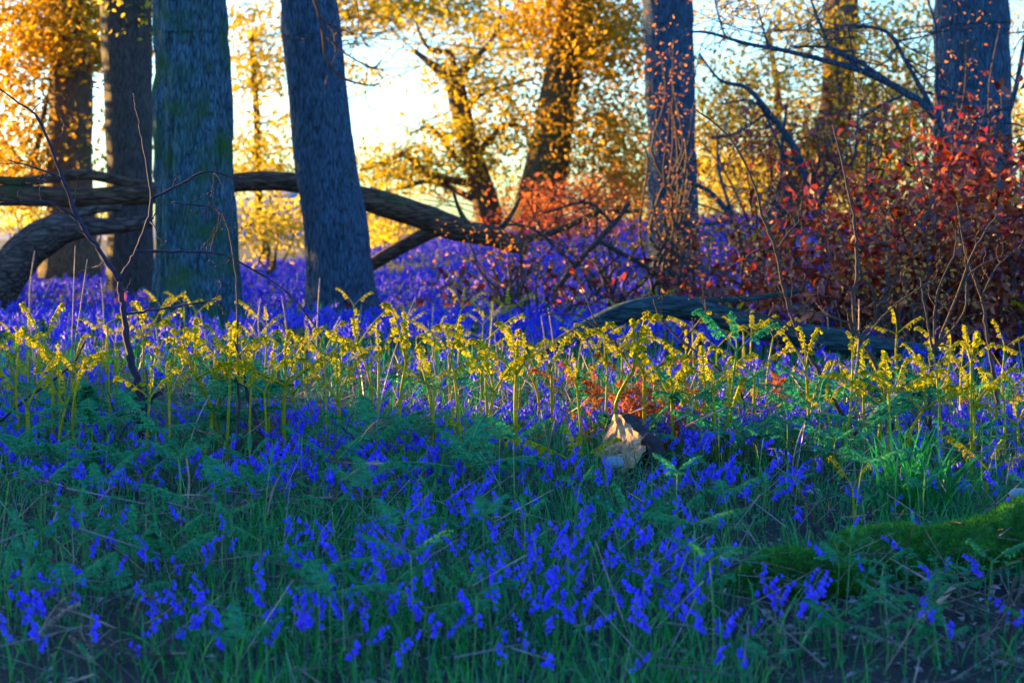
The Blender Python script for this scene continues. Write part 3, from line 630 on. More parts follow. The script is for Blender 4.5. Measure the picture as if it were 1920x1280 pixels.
def frond(seed, L=.24, openn=.2, droop=1.3, npair=9, lift=.75, wide=.34, r0=.0038, lw=None):
    """One arm of a bracken shoot, growing along +X and up from the origin."""
    g = np.random.default_rng(900 + seed); b = MB(); n = 22; a = lift + g.uniform(-.15, .15); P = [np.zeros(3)]; A = []
    tipc = g.uniform(3.0, 5.0) * (1 - openn); yaw = 0
    for i in range(n):
        t = i / n; yaw += g.normal(0, .04)
        rate = droop * (.10 + 3.6 * t ** 4) / n if t < .8 else tipc / (n * .2) * .6
        a -= rate; st = L / n * (1 if t < .8 else .62)
        P.append(P[-1] + np.array((math.cos(a) * math.cos(yaw), math.cos(a) * math.sin(yaw), math.sin(a))) * st); A.append(a)
    P = np.array(P); A.append(a); b.tube(P, np.linspace(r0, .0012, len(P)), 5, 1)
    for k in range(npair):
        t = (.34 if openn < .6 else .16) + (.60 if openn < .6 else .72) * k / npair + g.uniform(-.02, .02); i = int(t * n); a = A[i]
        T = np.array((math.cos(a), 0, math.sin(a))); up = np.array((-math.sin(a), 0, math.cos(a)))
        l = L * wide * (1 - t) ** .75 * g.uniform(.75, 1.2) + .012
        for sgn in (-1, 1):
            d = T * .5 + np.array((0, sgn, 0)) * 1.0 + up * g.uniform(-.5, .5) * (1 - openn)
            pinna(b, P[i], d, up, l, (1 - openn) * g.uniform(4.0, 7.5) + .25, g, 7, lw or (.0135 if openn < .5 else .014))
    # curled knob at the tip
    for k in range(5):
        pinna(b, P[-1 - k], g.normal(0, 1, 3), np.array((0, 0, 1.)), .02, 2.5, g, 4, .008)
    return b
CLOSED = [frond(i, .24, .10, 1.5, 8, .80 + .09 * (i % 4), .28, r0=.0042, lw=.0072).mesh("frond", [M['crozier'], M['stalk']]) for i in range(8)]
HALF = [frond(20 + i, .26, .40, 1.4, 9, .75, .32, lw=.0085).mesh("frond", [M['crozier'], M['stalk']]) for i in range(4)]
GHALF = [frond(30 + i, .25, .35, 1.5, 9, .7, .32, lw=.011).mesh("frond", [M['fern'], M['greenstalk']]) for i in range(5)]  # croziers in green frond material; the front's shade is put into the colour
OPEN = [frond(40 + i, .32, .85, 1.0, 12, .50, .42).mesh("frond", [M['fern'], M['greenstalk']]) for i in range(6)]
RUST = [frond(60 + i, .30, .3, 1.6, 9, .5, .34, lw=.010).mesh("frond", [M['rust'], M['rust']]) for i in range(4)]
DEAD = [frond(70 + i, .30, .3, 1.8, 9, .4, .34, lw=.006).mesh("frond", [M['dead'], M['straw']]) for i in range(4)]
def stem_mesh(seed, mat, r=.0062):
    g = np.random.default_rng(seed); b = MB(); q = g.normal(0, .018, (2,))
    P = [(q[0] * math.sin(t * 3.1), q[1] * math.sin(t * 3.1), t) for t in np.linspace(0, 1, 9)]
    b.tube(P, np.linspace(r * 1.12, r * .85, 9), 8); return b.mesh("stalk", [mat])
STEMS = [stem_mesh(i, M['stalk']) for i in range(6)]
GSTEMS = [stem_mesh(40 + i, M['greenstalk'], .0048) for i in range(4)]
STRAWS = [stem_mesh(20 + i, M['straw'], .0028) for i in range(4)]
gb = np.random.default_rng(77)
ROW = [(30, "by the far left edge"), (100, "under the lone tall shoot at far left"), (180, "left of the dark forked sapling"), (250, "at the dark forked sapling's foot"), (330, "below the left edge of the furrowed trunk"), (400, "below the furrowed trunk"), (470, "right of the thin upright twig"), (540, "between the two big trunks"), (620, "below the leaning trunk"), (700, "right of the leaning trunk's foot"), (770, "beside the sturdy thick stalked shoot"), (850, "near the thin leaning shoot"), (930, "under the tallest centre shoot"), (1010, "below the left end of the curved log"), (1090, "left of the rusty fern heap"), (1170, "by the wood chunk"), (1250, "just right of the wood chunk"), (1330, "between the wood chunk and the tall green fern"), (1400, "beside the tall green fern"), (1500, "under the arching sapling"), (1600, "at the foot of the upright sapling"), (1690, "beside the weathered stump"), (1760, "under the many stemmed sapling"), (1830, "below the copper bush"), (1900, "by the right edge")]
FRONT = [(80, "near the left edge"), (250, "beside the dark dead fern heap at left"), (430, "left of centre"), (600, "below the slanting dark stick"), (780, "at centre"), (960, "right of centre"), (1140, "below the wood chunk"), (1320, "left of the mossy log"), (1540, "before the left hump of the mossy log"), (1800, "before the right end of the mossy log")]
def place(px, table): return min(table, key=lambda q: abs(q[0] - px))[1]
def clear_of_chunk(x, y):
    px = 960 + FP * x / y; p = .57 * x + .82 * y; t = -.82 * x + .57 * y
    return not ((1080 < px < 1260 and y < 8.6) or (abs(p - 7.12) < .25 and 4.2 < t < 7.0))
def bracken(px, py, Y, label, group=None, kind='closed', arms=3, size=1.0, face=None, tilt=.0, cat="bracken", x=None, z=None, h=None):
    """Top of the shoot at (px, py) and depth Y."""
    if x is None:
        q = at(px, py, Y); x = q[0]; z = gz(x, Y) - .02; size *= 1.25; h = max(.08, q[2] - z - .10 * size)
    root = empty("bracken", (x, Y, z), label, cat, group)
    lean = gb.normal(0, .05, 2) + np.array((0, tilt))
    root.rotation_euler = (lean[0], lean[1], gb.uniform(-.4, .4))
    SS = GSTEMS if kind in ('open', 'green') else STEMS; put("stalk", SS[gb.integers(len(SS))], root, (0, 0, 0), (0, 0, gb.uniform(0, 6)), (size, size, h))
    a0 = gb.uniform(-.5, .5) if face is None else face
    src = dict(closed=CLOSED, half=HALF, open=OPEN, green=GHALF)[kind]
    for k in range(arms):
        if kind == 'open': rz = a0 + k * 2 * math.pi / arms + gb.normal(0, .3); el = gb.uniform(-.25, .35); s = size * gb.uniform(.8, 1.15)
        else:
            rz = a0 + math.pi * (k % 2) + gb.normal(0, .35); el = gb.uniform(-.25, .25); s = size * gb.uniform(.75, 1.1)
            if k == 2: rz = a0 + 1.57 + gb.normal(0, .8); el = -gb.uniform(.5, .8); s *= .75
            if k == 3: el = -.3; rz = a0 - 1.57 + gb.normal(0, .6); s *= .8
        put("frond", src[gb.integers(len(src))], root, (0, 0, h * (.995 if k < 2 else .998)), (0, el, rz), s)
    return root
NAMED = [
    (90, 590, 8.7, "tall lone shoot with two drooping arms at far left", 'closed', 2, .9), (60, 690, 8.6, "shoot with wide spread arms below the lone shoot at far left", 'closed', 2, 1.25),
    (140, 640, 9.0, "bushy shoot just right of the far left pair", 'half', 3, 1.1), (205, 572, 9.0, "small curled shoot left of the dark sapling's stem", 'closed', 1, .6),
    (262, 590, 8.9, "bright tufted shoot just right of the dark sapling's stem", 'closed', 3, .75), (320, 635, 8.9, "shoot with curling tip left of the furrowed trunk's foot", 'closed', 3, .9),
    (375, 640, 8.7, "broad yellow cluster before the furrowed trunk", 'closed', 4, 1.2), (415, 640, 8.9, "second yellow cluster before the furrowed trunk", 'half', 4, 1.1),
    (500, 665, 8.8, "shoot right of the thin upright twig", 'closed', 3, .95), (535, 655, 8.7, "wide armed shoot between the two big trunks", 'closed', 4, 1.2),
    (560, 690, 9.2, "smaller shoot beneath the wide armed one between the trunks", 'closed', 3, .9), (630, 690, 8.6, "shoot with sagging arms at the leaning trunk's foot", 'closed', 3, 1.1),
    (675, 600, 8.8, "tall double headed shoot before the leaning trunk's foot", 'closed', 4, .85), (705, 635, 9.0, "slim shoot beside the double headed one", 'closed', 3, .8),
    (755, 625, 8.6, "tall sturdy shoot with a thick green stalk right of the leaning trunk", 'closed', 4, 1.0), (800, 680, 9.4, "small shoot behind the sturdy one", 'closed', 3, .75),
    (858, 638, 8.8, "thin leaning shoot with one small curled head", 'closed', 2, .5), (918, 588, 9.0, "tallest shoot at centre with one long drooping arm", 'closed', 2, .9),
    (930, 670, 8.7, "bushy yellow clump beneath the tallest shoot", 'half', 4, 1.15), (975, 640, 8.7, "shoot with a long arm reaching right towards the curved log", 'closed', 4, 1.1),
    (1030, 650, 9.0, "shoot right of the centre clump", 'closed', 2, .9), (1095, 690, 8.6, "short lone shoot before the rusty dead fern", 'closed', 3, .6),
    (1185, 625, 8.7, "tall wide armed shoot above the wood chunk", 'closed', 4, 1.25), (1212, 640, 8.75, "second stalk beside the wide armed shoot above the chunk", 'closed', 3, 1.1),
    (1262, 690, 8.6, "forking shoot right of the wood chunk", 'closed', 3, 1.0), (1325, 690, 8.8, "leafy shoot between the chunk and the green tall fern", 'half', 3, 1.0),
    (1365, 740, 8.5, "low curled shoot right of the forking one", 'closed', 3, .9), (1376, 605, 8.6, "tall green unfurling fern with long bare arms", 'green', 3, .9),
    (1520, 640, 8.8, "tall shoot under the arching sapling", 'closed', 3, .85), (1537, 690, 8.9, "thin twin shoot close beside the tall one under the sapling", 'closed', 2, .6),
    (1628, 680, 8.7, "slanting shoot left of the weathered stump", 'closed', 3, .8), (1655, 700, 8.6, "bent shoot with leafy arms before the weathered stump", 'half', 3, 1.1),
    (1690, 700, 8.7, "leafy shoot right in front of the stump", 'half', 3, .95), (1740, 705, 8.5, "symmetrical two armed shoot right of the stump", 'closed', 3, 1.1),
    (1795, 655, 9.2, "tall lit shoot before the copper bush", 'closed', 3, .75), (1822, 705, 8.7, "bushy shoot with pale head near the right edge", 'half', 4, .9),
    (1870, 710, 8.9, "green shoot with a spreading top near the right edge", 'half', 3, 1.0), (1910, 755, 8.5, "short bright shoot at the right edge", 'closed', 3, .7),
    (1610, 880, 6.9, "small yellow lit shoot above the mossy log", 'closed', 2, .5), (1850, 830, 7.6, "shoot with lit head above the right of the mossy log", 'half', 3, .8),
    (1082, 820, 8.1, "leafy green clump left of the wood chunk", 'half', 4, .9), (905, 780, 8.2, "low yellow curl above a flat green frond at centre", 'closed', 3, .8),
]
for px, py, Y, lab, kd, arms, s in NAMED: bracken(px, py, Y, lab + ", bracken", None, kd, arms, s * 1.06)
# smaller repeats between them, in loose clumps
for i in range(20):
    cx = (60, 150, 300, 400, 500, 640, 760, 880, 960, 1040, 1260, 1340, 1540, 1650, 1760, 1850)[i % 16]; px = cx + gb.normal(0, 26); Y = gb.uniform(8.0, 8.9); x = (px - 960) / FP * Y
    if not clear_of_chunk(x, Y): continue
    bracken(0, 0, Y, "front row bracken shoot " + place(px, ROW), "small young bracken shoots between the tall ones", 'closed', int(gb.integers(2, 4)), gb.uniform(.7, 1.05), x=x, z=gz(x, Y) - .02, h=gb.uniform(.30, .52))
for i in range(30):
    px = gb.uniform(-20, 1940); Y = gb.uniform(8.2, 11.2); x = (px - 960) / FP * Y; z = gz(x, Y) - .02
    if not clear_of_chunk(x, Y): continue
    bracken(0, 0, Y, "small young bracken shoot " + place(px, ROW), "small young bracken shoots between the tall ones", gb.choice(['closed', 'half', 'closed']), int(gb.integers(2, 4)), gb.uniform(.7, 1.15), x=x, z=z, h=gb.uniform(.24, .48))
for i in range(46):
    px = gb.uniform(-20, 1940); Y = gb.uniform(11.2, 16); x = (px - 960) / FP * Y; z = gz(x, Y) - .02
    bracken(0, 0, Y, "blurred bracken shoot farther back, " + place(px, ROW), "blurred bracken shoots behind the front row", gb.choice(['closed', 'half']), int(gb.integers(2, 4)), gb.uniform(.7, 1.1), x=x, z=z, h=gb.uniform(.22, .42))
for i in range(44):
    px = gb.uniform(-20, 1940) if i % 3 else gb.uniform(0, 800); Y = gb.uniform(7.6, 9.6); x = (px - 960) / FP * Y; z = gz(x, Y) - .02
    if not clear_of_chunk(x, Y): continue
    bracken(0, 0, Y, "low green open bracken frond " + place(px, ROW), "low green fern fronds under the shoots", 'open', int(gb.integers(2, 5)), gb.uniform(.7, 1.1), x=x, z=z, h=gb.uniform(.10, .26))
for px, py, Y in [(40, 1000, 6.0), (110, 1010, 6.1), (60, 1050, 5.8), (150, 970, 6.4), (230, 1100, 5.9), (300, 1040, 6.2), (90, 900, 7.0), (200, 905, 7.0), (330, 1000, 6.4), (130, 1090, 5.7), (860, 1105, 5.7), (720, 1100, 5.8), (800, 1120, 5.6), (920, 1090, 5.9), (1640, 1160, 5.5), (1720, 1150, 5.6), (1790, 1190, 5.4), (1680, 1200, 5.4), (1590, 1130, 5.8), (1840, 1040, 5.9), (520, 1040, 6.2), (600, 1060, 6.0), (1190, 960, 6.8), (1250, 960, 6.9), (470, 900, 7.1), (380, 930, 6.9), (10, 1090, 5.6), (1290, 1100, 5.8), (640, 1180, 5.4), (250, 1010, 6.4)]:
    bracken(px + gb.normal(0, 8), py - 30, Y + gb.normal(0, .05), "larger shaded green bracken " + ("in the bottom rows " if Y < 5.8 else "") + place(px, FRONT), "shaded bracken fronds at the front", gb.choice(['open', 'green', 'green']), int(gb.integers(2, 4)), gb.uniform(.45, .7))
for i in range(135):
    Y = 5.0 + 3.2 * gb.uniform() ** .8; px = gb.uniform(-30, 1950); x = (px - 960) / FP * Y
    if not clear_of_chunk(x, Y) or (1380 < px and 6.0 < Y < 6.5): continue
    bracken(0, 0, Y, "green bracken " + ("in the bottom rows " if Y < 6 else "mid shade " if Y < 7 else "at the shade edge ") + place(px, FRONT), "shaded bracken fronds at the front", 'green' if i % 3 else 'open', int(gb.integers(2, 4)), gb.uniform(.30, .60), x=x, z=gz(x, Y) - .02, h=gb.uniform(.10, .36))
# dead fern heaps
def dead_fern(px, py, Y, n, spread, src, label, cat="dead fern", hh=.16):
    q = at(px, py, Y); base = np.array((q[0], Y, gz(q[0], Y))); root = empty("dead_fern", base, label, cat)
    for i in range(n):
        o = put("frond", src[gb.integers(len(src))], root, (gb.normal(0, spread * .45), gb.normal(0, .12), abs(gb.normal(0, hh * .6)) + .01), (gb.normal(0, .7), gb.normal(0, .5), gb.uniform(0, 6.28)), gb.uniform(.4, .8))
dead_fern(1185, 760, 9.05, 110, .40, RUST, "rusty orange heap of dead fern behind the wood chunk", hh=.22)
dead_fern(505, 745, 9.4, 12, .14, RUST, "small rusty dead fern between the two big trunks", hh=.1)
dead_fern(1430, 690, 10.4, 18, .25, RUST, "rusty dead fern below the dark curved log", hh=.18)
dead_fern(1890, 730, 9.6, 8, .15, RUST, "rusty dead fern bit near the right edge", hh=.12)
dead_fern(220, 990, 6.4, 22, .32, DEAD, "dark brown dead fern heap at lower left", hh=.2)
dead_fern(690, 900, 7.4, 16, .2, DEAD, "grey brown dead fern below the slanting stick", hh=.2)
dead_fern(150, 1200, 5.4, 16, .28, DEAD, "withered fern litter in the bottom left corner", hh=.12)
dead_fern(980, 790, 9.0, 10, .2, DEAD, "faded dead fern at the stalks of the centre clump", hh=.15)
for px, py, Y, lab in ((90, 520, 19, "orange dead fern under the grey dead limb"), (250, 530, 19.5, "orange dead fern between the left trunks"), (180, 545, 18.5, "low orange dead fern left of the furrowed trunk"), (845, 480, 24, "orange dead fern tuft on the bank below the fallen trunk")):
    dead_fern(px, py, Y, 14, .3, RUST, lab, hh=.25)
dead_fern(620, 465, 15.5, 8, .16, DEAD, "curled brown dead fern before the leaning trunk", hh=.15)
dead_fern(500, 460, 16, 8, .16, DEAD, "withered fern top before the yellow bush", hh=.15)

# dry stalks of last year
for i, (px, py, Y, lab) in enumerate([(125, 460, 9.2, "tall straw coloured stalk behind the lone shoot at far left"), (160, 480, 9.2, "slanting straw stalk right of the tall one at far left"), (66, 470, 15, "blurred straw stalk before the grey dead limb"), (190, 520, 15, "short golden stalk left of the furrowed trunk"), (592, 520, 12, "orange lit stalk before the leaning trunk"), (540, 560, 13, "pale stalk between the two big trunks"), (778, 545, 9.2, "thin grey stalk leaning right beside the sturdy shoot"), (1600, 560, 12, "orange lit stalk right of the upright sapling")]):
    q = at(px, py, Y); z = gz(q[0], Y); o = put("dry_stalk", STRAWS[i % 4], None, (q[0], Y, z - .02), (gb.normal(0, .04), {1: .18, 6: .28}.get(i, gb.normal(0, .04)), 0), (1 + (Y > 11) * .6, 1 + (Y > 11) * .6, q[2] - z + .02)); 
    if i in (1, 6): o.location.x -= (q[2] - z) * o.rotation_euler[1]
    tag(o, lab, "stalk")
for i in range(60):
    px = gb.uniform(-20, 1940); Y = gb.uniform(8, 16); x = (px - 960) / FP * Y; k = 1 if Y < 11 else 1.5
    o = put("dry_stalk", STRAWS[i % 4], None, (x, Y, gz(x, Y) - .02), (gb.normal(0, .12), gb.normal(0, .15), 0), (k, k, gb.uniform(.18, .5)))
    tag(o, "short dry stalk " + ("in the front bracken " if Y < 11 else "farther back ") + place(px, ROW), "stalk", "short dry stalks in the undergrowth")

# ------------------------------------------------------------------ bluebells
def bell_arr(n=6, L=.019, r=.0066):
    """A hanging bell: narrow crown, straight tube, six flared tips; hangs along -Z."""
    rings = [(0, .35), (.25, .85), (.65, 1.0), (.9, 1.35)]; V = []; F = []
    for z, s in rings:
        for j in range(n): V.append((r * s * math.cos(j * 2 * math.pi / n), r * s * math.sin(j * 2 * math.pi / n), -L * z))
    for k in range(3):
        for j in range(n):
            a, b_, c, d = k * n + j, k * n + (j + 1) % n, (k + 1) * n + (j + 1) % n, (k + 1) * n + j; F += [(a, d, c), (a, c, b_)]
    o = len(V)
    for j in range(n):
        t = (j + .5) * 2 * math.pi / n; V.append((r * 2.0 * math.cos(t), r * 2.0 * math.sin(t), -L * 1.02)); F.append((3 * n + j, o + j, 3 * n + (j + 1) % n))
    return np.array(V), np.array(F)
BV, BF = bell_arr()
BV4, BF4 = bell_arr(4)
SV = np.array([(0, 0, 0), (.009, .004, -.022), (-.009, .004, -.022), (0, -.010, -.022)]); SF = np.array([(0, 2, 1), (0, 1, 3), (0, 3, 2)])
def strap(L, bend, w=.008, seg=4, lean=.2):
    a = math.pi / 2 - lean; P = [np.zeros(3)]
    for i in range(seg): P.append(P[-1] + np.array((math.cos(a), 0, math.sin(a))) * L / seg); a -= bend / seg
    V = []; F = []
    for i, p in enumerate(P):
        ww = w * (1 - (i / seg) ** 2) + .0004; V += [p + np.array((0, ww, 0)), p - np.array((0, ww, 0))]
        if i: k = 2 * i; F += [(k - 2, k - 1, k + 1), (k - 2, k + 1, k)]
    return np.array(V), np.array(F)
def spike(seed, h):
    """Stem curve and bell places of one nodding flower spike."""
    g = np.random.default_rng(1300 + seed); a = math.pi / 2; P = [np.zeros(3)]
    for i in range(12):
        a -= (.0 if i < 7 else .17) + g.normal(0, .02); P.append(P[-1] + np.array((math.cos(a), 0, math.sin(a))) * h / 12)
    P = np.array(P); nb = int(g.integers(5, 9)); bells = []
    for k in range(nb):
        t = .70 + .30 * k / (nb - 1); f = t * 12; i = min(11, int(f)); p = P[i] + (P[i + 1] - P[i]) * (f - i)
        yaw = g.uniform(-1.3, 1.3) + (0 if k > 2 else g.choice((-1, 1))); o = np.array((math.cos(yaw), math.sin(yaw), -.1)) * .016
        bells.append((p + o, g.normal(0, .3), g.uniform(.1, .6), yaw, g.uniform(.85, 1.2) * (1 - .35 * max(0, t - .85) / .15)))
    return P, bells
def rot3(rx, ry, rz):
    from mathutils import Euler
    return np.array(Euler((rx, ry, rz)).to_matrix())
BELLME = tri_mesh("bell", BV, BF, [M['petal']], smooth=True)
SPIKES = []
for i in range(6):
    P, bells = spike(i, .27); b = MB(); b.tube(P, np.linspace(.0026, .0014, len(P)), 5)
    for (p, rx, ry, yaw, s) in bells: b.tube([p - np.array((math.cos(yaw), math.sin(yaw), -.1)) * .016, p], .0008, 3, cap=False)
    SPIKES.append((b.mesh("stem", [M['bellstem']]), bells))
LEAFME = []
for i in range(4):
    V, F = strap(.26, .8 + .3 * i, .006, 5, .15 + .12 * i); LEAFME.append(tri_mesh("leaf", V, F, [M['grass']]))
CL = [(430, 1180, 70), (600, 1000, 40), (730, 1030, 60), (860, 1010, 60), (985, 1025, 45), (1050, 1190, 60), (1150, 1240, 60), (820, 1190, 60), (745, 1160, 40), (1270, 1020, 40), (1345, 1060, 40), (1360, 1130, 40), (1235, 1180, 50), (640, 1165, 40), (440, 1250, 40), (560, 1240, 50), (1485, 1095, 22), (1535, 1082, 16), (1590, 1215, 40), (700, 1250, 60), (900, 1240, 70), (1400, 1170, 45), (500, 1130, 50), (200, 1190, 60), (10, 1170, 30), (590, 1130, 70), (1050, 1030, 60), (850, 940, 50), (700, 960, 50), (1190, 970, 50), (940, 1090, 60), (1350, 1200, 70), (1250, 1250, 60), (1000, 1260, 90), (760, 1080, 60), (1110, 1010, 40), (1900, 1250, 40), (300, 1240, 60), (60, 1240, 60), (330, 1130, 60)]
gbl = np.random.default_rng(31)
def spot_for(px, py, lift):
    Y = 5.5
    for _ in range(12):
        x = (px - 960) / FP * Y; zt = gz(x, Y) + lift; t = (420 - py) / FP; Y = float(np.clip((zt - CAM_Z) / t if abs(t) > 1e-4 else 8, 4.6, 9.5))
    return (px - 960) / FP * Y, Y
nbl = 0; taken = []
while nbl < 300:
    c = CL[gbl.integers(len(CL))] if nbl < 165 else (gbl.uniform(0, 1920), gbl.uniform(850, 1260), 30)
    x, y = spot_for(c[0] + gbl.normal(0, c[2] * 1.1), c[1] + gbl.normal(0, c[2] * .7), .2)
    if (c[0] > 1400 and gbl.uniform() < .6) or y < (5.3 if nbl % 4 else 4.95): continue
    if any((x - a) ** 2 + (y - b_) ** 2 < .0012 for a, b_ in taken): continue
    taken.append((x, y)); me, bells = SPIKES[nbl % 6]; s = gbl.uniform(.60, .88)
    r = empty("bluebell", (x, y, gz(x, y) - .01), "bluebell " + ("along the bottom rows " if y < 5.9 else "in the middle of the shaded grass " if y < 7 else "near the foot of the bracken ") + place(960 + FP * x / y, FRONT), "flower", "bluebells in the shaded front grass", gbl.uniform(0, 6.28)); r.scale = (s, s, s)
    r.rotation_euler.x = gbl.normal(0, .12); r.rotation_euler.y = gbl.normal(0, .12)
    put("stem", me, r)
    for (p, rx, ry, yaw, sc) in bells: put("bell", BELLME, r, p, (rx, -ry * math.cos(yaw), 0), sc)
    for k in range(2): put("leaf", LEAFME[gbl.integers(4)], r, (0, 0, 0), (0, 0, gbl.uniform(0, 6.28)), gbl.uniform(.7, 1.1))
    nbl += 1

def spike_tpl(seed, h, lod):
    """One mesh per spike for the carpet: V, F, material index (0 petal, 1 green)."""
    P, bells = spike(50 + seed, h); L = []; mi = []
    st = P[::4] if lod else P[::2]; V = []; F = []; w = .0022 if lod < 2 else .003
    for p in st: V += [p + np.array((0, w, 0)), p - np.array((0, w, 0))]
    for i in range(len(st) - 1): F += [(2 * i, 2 * i + 1, 2 * i + 3), (2 * i, 2 * i + 3, 2 * i + 2)]
    L.append((np.array(V), np.array(F))); mi += [1] * len(F)
    for (p, rx, ry, yaw, s) in bells:
        tv, tf = ((BV4, BF4) if lod == 0 else (SV * 1.15, SF)); L.append(((tv * s * (1 if lod < 2 else 1.5)) @ rot3(rx, -ry * math.cos(yaw), 0).T + p, tf)); mi += [0] * len(tf)
    V, F = join(L); return V, F, np.array(mi)
def yaw_rots(N, g, lean=.12):
    a = g.uniform(0, 2 * math.pi, N); R = rots(N, (0, lean), g=g); return R
def carpet():
    g = np.random.default_rng(41); allL = []; allM = []
    def put_band(y0, y1, dens, lod, h, maskf):
        A = .40 * (y1 * y1 - y0 * y0); n = int(A * dens); y = np.sqrt(g.uniform(y0 * y0, y1 * y1, n)); x = y * g.uniform(-.40, .40, n)
        keep = g.uniform(0, 1, n) < maskf(x, y)
        for tx, ty in ((-2.83, 18), (-1.62, 19), (1.95, 24)): keep &= ~((abs(x - tx) < .62) & (y > ty - 1.6) & (y < ty + .5) & (g.uniform(0, 1, n) < .9))
        x, y = x[keep], y[keep]; P = np.stack([x, y, ground_z(x, y) - .01], -1); R = yaw_rots(len(x), g)
        k = g.integers(0, 4, len(x))
        for i in range(4):
            V, F, m = spike_tpl(i, h, lod); s = k == i; ns = int(s.sum())
            if ns: allL.append(scatter(V, F, P[s], R[s], g.uniform(.62, 1.0, ns) if lod == 0 else g.uniform(.75, 1.2, ns))); allM.append(np.tile(m, ns))
    def front(x, y):
        px = 960 + FP * x / y; n = wob(np.stack([x, y, x * 0], -1), 1.6, 2, 5)
        return np.clip(.30 + .45 * n, 0, 1) * np.where((px > 1330) & (y < 6.7), .08, 1) * np.where(px > 1500, .5, 1) * np.where(px < 330, .5, 1)
    def band(x, y):
        n = wob(np.stack([x, y, x * 0], -1), 1.2, 2, 6); px = 960 + FP * x / y; return np.clip(.62 + .55 * n, 0, 1) * np.where((px > 1090) & (px < 1260) & (y < 8.45) & (y > 7.0), .08, 1) * np.where((abs(.57 * x + .82 * y - 7.12) < .16) & (-.82 * x + .57 * y > 4.2) & (-.82 * x + .57 * y < 6.2), .1, 1)
    def mid(x, y):
        n = wob(np.stack([x, y, x * 0], -1), 1.0, 3, 7); return np.clip(.5 + .75 * n, .04, 1)
    def back(x, y):
        n = wob(np.stack([x, y, x * 0], -1), .5, 2, 7); return np.clip(.70 + .65 * n, .04, 1)
    put_band(5.0, 7.4, 34, 0, .25, front)
    put_band(7.4, 9.6, 150, 0, .22, band)
    put_band(9.6, 14, 34, 1, .24, mid)
    put_band(14, 22, 56, 2, .28, back)
    put_band(22, 37, 44, 2, .30, back)
    V, F = join(allL); o = put("bluebell_carpet", tri_mesh("bluebell_carpet", V, F, [M['petal'], M['bellstem']], np.concatenate(allM)))
    tag(o, "carpet of violet blue bluebells running back under the trees", None, None, "stuff")
carpet()

# ------------------------------------------------------------------ grass, low leaves, litter, sticks
def grass():
    g = np.random.default_rng(51); L = []
    tpl = [strap(.22, b_, .0032, 3, l) for b_, l in ((.5, .05), (1.1, .15), (1.7, .2), (.8, .35))]
    for y0, y1, dens, sc in ((4.7, 7.6, 1500, .8), (7.6, 10, 1100, .75), (10, 15, 190, 1.0), (15, 20, 70, 1.2)):
        A = .40 * (y1 ** 2 - y0 ** 2); n = int(A * dens); y = np.sqrt(g.uniform(y0 ** 2, y1 ** 2, n)); x = y * g.uniform(-.40, .40, n)
        px = 960 + FP * x / y; nz = wob(np.stack([x, y, x * 0], -1), 1.4, 2, 8)
        keep = g.uniform(0, 1, n) < np.clip(.6 + .5 * nz, .08, 1) * np.where((px > 1350) & (y < 6.35) & (y > 5.6), .06, 1) * np.where((px > 1430) & (y < 6.2), .25, 1) * np.where((px < 330) & (y < 6.9), .45, 1)
        x, y = x[keep], y[keep]; P = np.stack([x, y, ground_z(x, y) - .005], -1); k = g.integers(0, 4, len(x))
        R = rots(len(x), (0, .25), g=g)
        for i in range(4):
            s = k == i; L.append(scatter(*tpl[i], P[s], R[s], sc * g.uniform(.4, 1.15, int(s.sum()))))
    V, F = join(L); tag(put("grass", tri_mesh("grass", V, F, [M['grass']])), "thin grass and strap leaves of the woodland floor", None, None, "stuff")
grass()
def low_leaves():
    g = np.random.default_rng(61); L = []
    for y0, y1, dens in ((4.7, 8, 700), (8, 14, 260), (14, 30, 40)):
        A = .40 * (y1 ** 2 - y0 ** 2); n = int(A * dens); y = np.sqrt(g.uniform(y0 ** 2, y1 ** 2, n)); x = y * g.uniform(-.40, .40, n)
        keep = g.uniform(0, 1, n) < np.clip(.55 + .6 * wob(np.stack([x, y, x * 0], -1), 2, 2, 9), .05, 1); x, y = x[keep], y[keep]
        P = np.stack([x, y, ground_z(x, y) + g.uniform(.01, .12, len(x))], -1)
        L.append(scatter(*LEAF, P, rots(len(x), (-.6, .9), g=g), g.uniform(.012, .03, len(x))))
    V, F = join(L); tag(put("ground_cover", tri_mesh("ground_cover", V, F, [M['cover']])), "small green leaves covering the woodland floor", None, None, "stuff")
low_leaves()
def litter():
    g = np.random.default_rng(71); L = []
    y0, y1 = 4.7, 12; n = 12000; y = np.sqrt(g.uniform(y0 ** 2, y1 ** 2, n)); x = y * g.uniform(-.40, .40, n)
    px = 960 + FP * x / y; keep = g.uniform(0, 1, n) < np.where((px > 1430) & (y < 6.4), 1, .4); x, y = x[keep], y[keep]
    P = np.stack([x, y, ground_z(x, y) + g.uniform(.005, .03, len(x))], -1)
    L.append(scatter(*LEAF, P, rots(len(x), (-.5, .5), g=g), g.uniform(.02, .05, len(x))))
    n = 6900; y = np.sqrt(g.uniform(y0 ** 2, 12 ** 2, n)); x = y * g.uniform(-.40, .40, n); px = 960 + FP * x / y
    keep = g.uniform(0, 1, n) < np.where((px > 1400) & (y < 6.5), 1, .55); x, y = x[keep], y[keep]; n = len(x)
    tw = np.array([(0, 0, .5), (.005, 0, .5), (-.005, .004, .5), (0, 0, -.5), (.011, 0, -.5), (-.011, .008, -.5)]); tf = np.array([(0, 1, 4), (0, 4, 3), (1, 2, 5), (1, 5, 4), (2, 0, 3), (2, 3, 5)])
    L.append(scatter(tw, tf, np.stack([x, y, ground_z(x, y) + g.uniform(.01, .20, n)], -1), rots(n, (.5, 2.0), g=g), g.uniform(.06, .30, n)))
    V, F = join(L); tag(put("leaf_litter", tri_mesh("leaf_litter", V, F, [M['litter']])), "dead leaves and broken twigs littering the floor", None, None, "stuff")
litter()
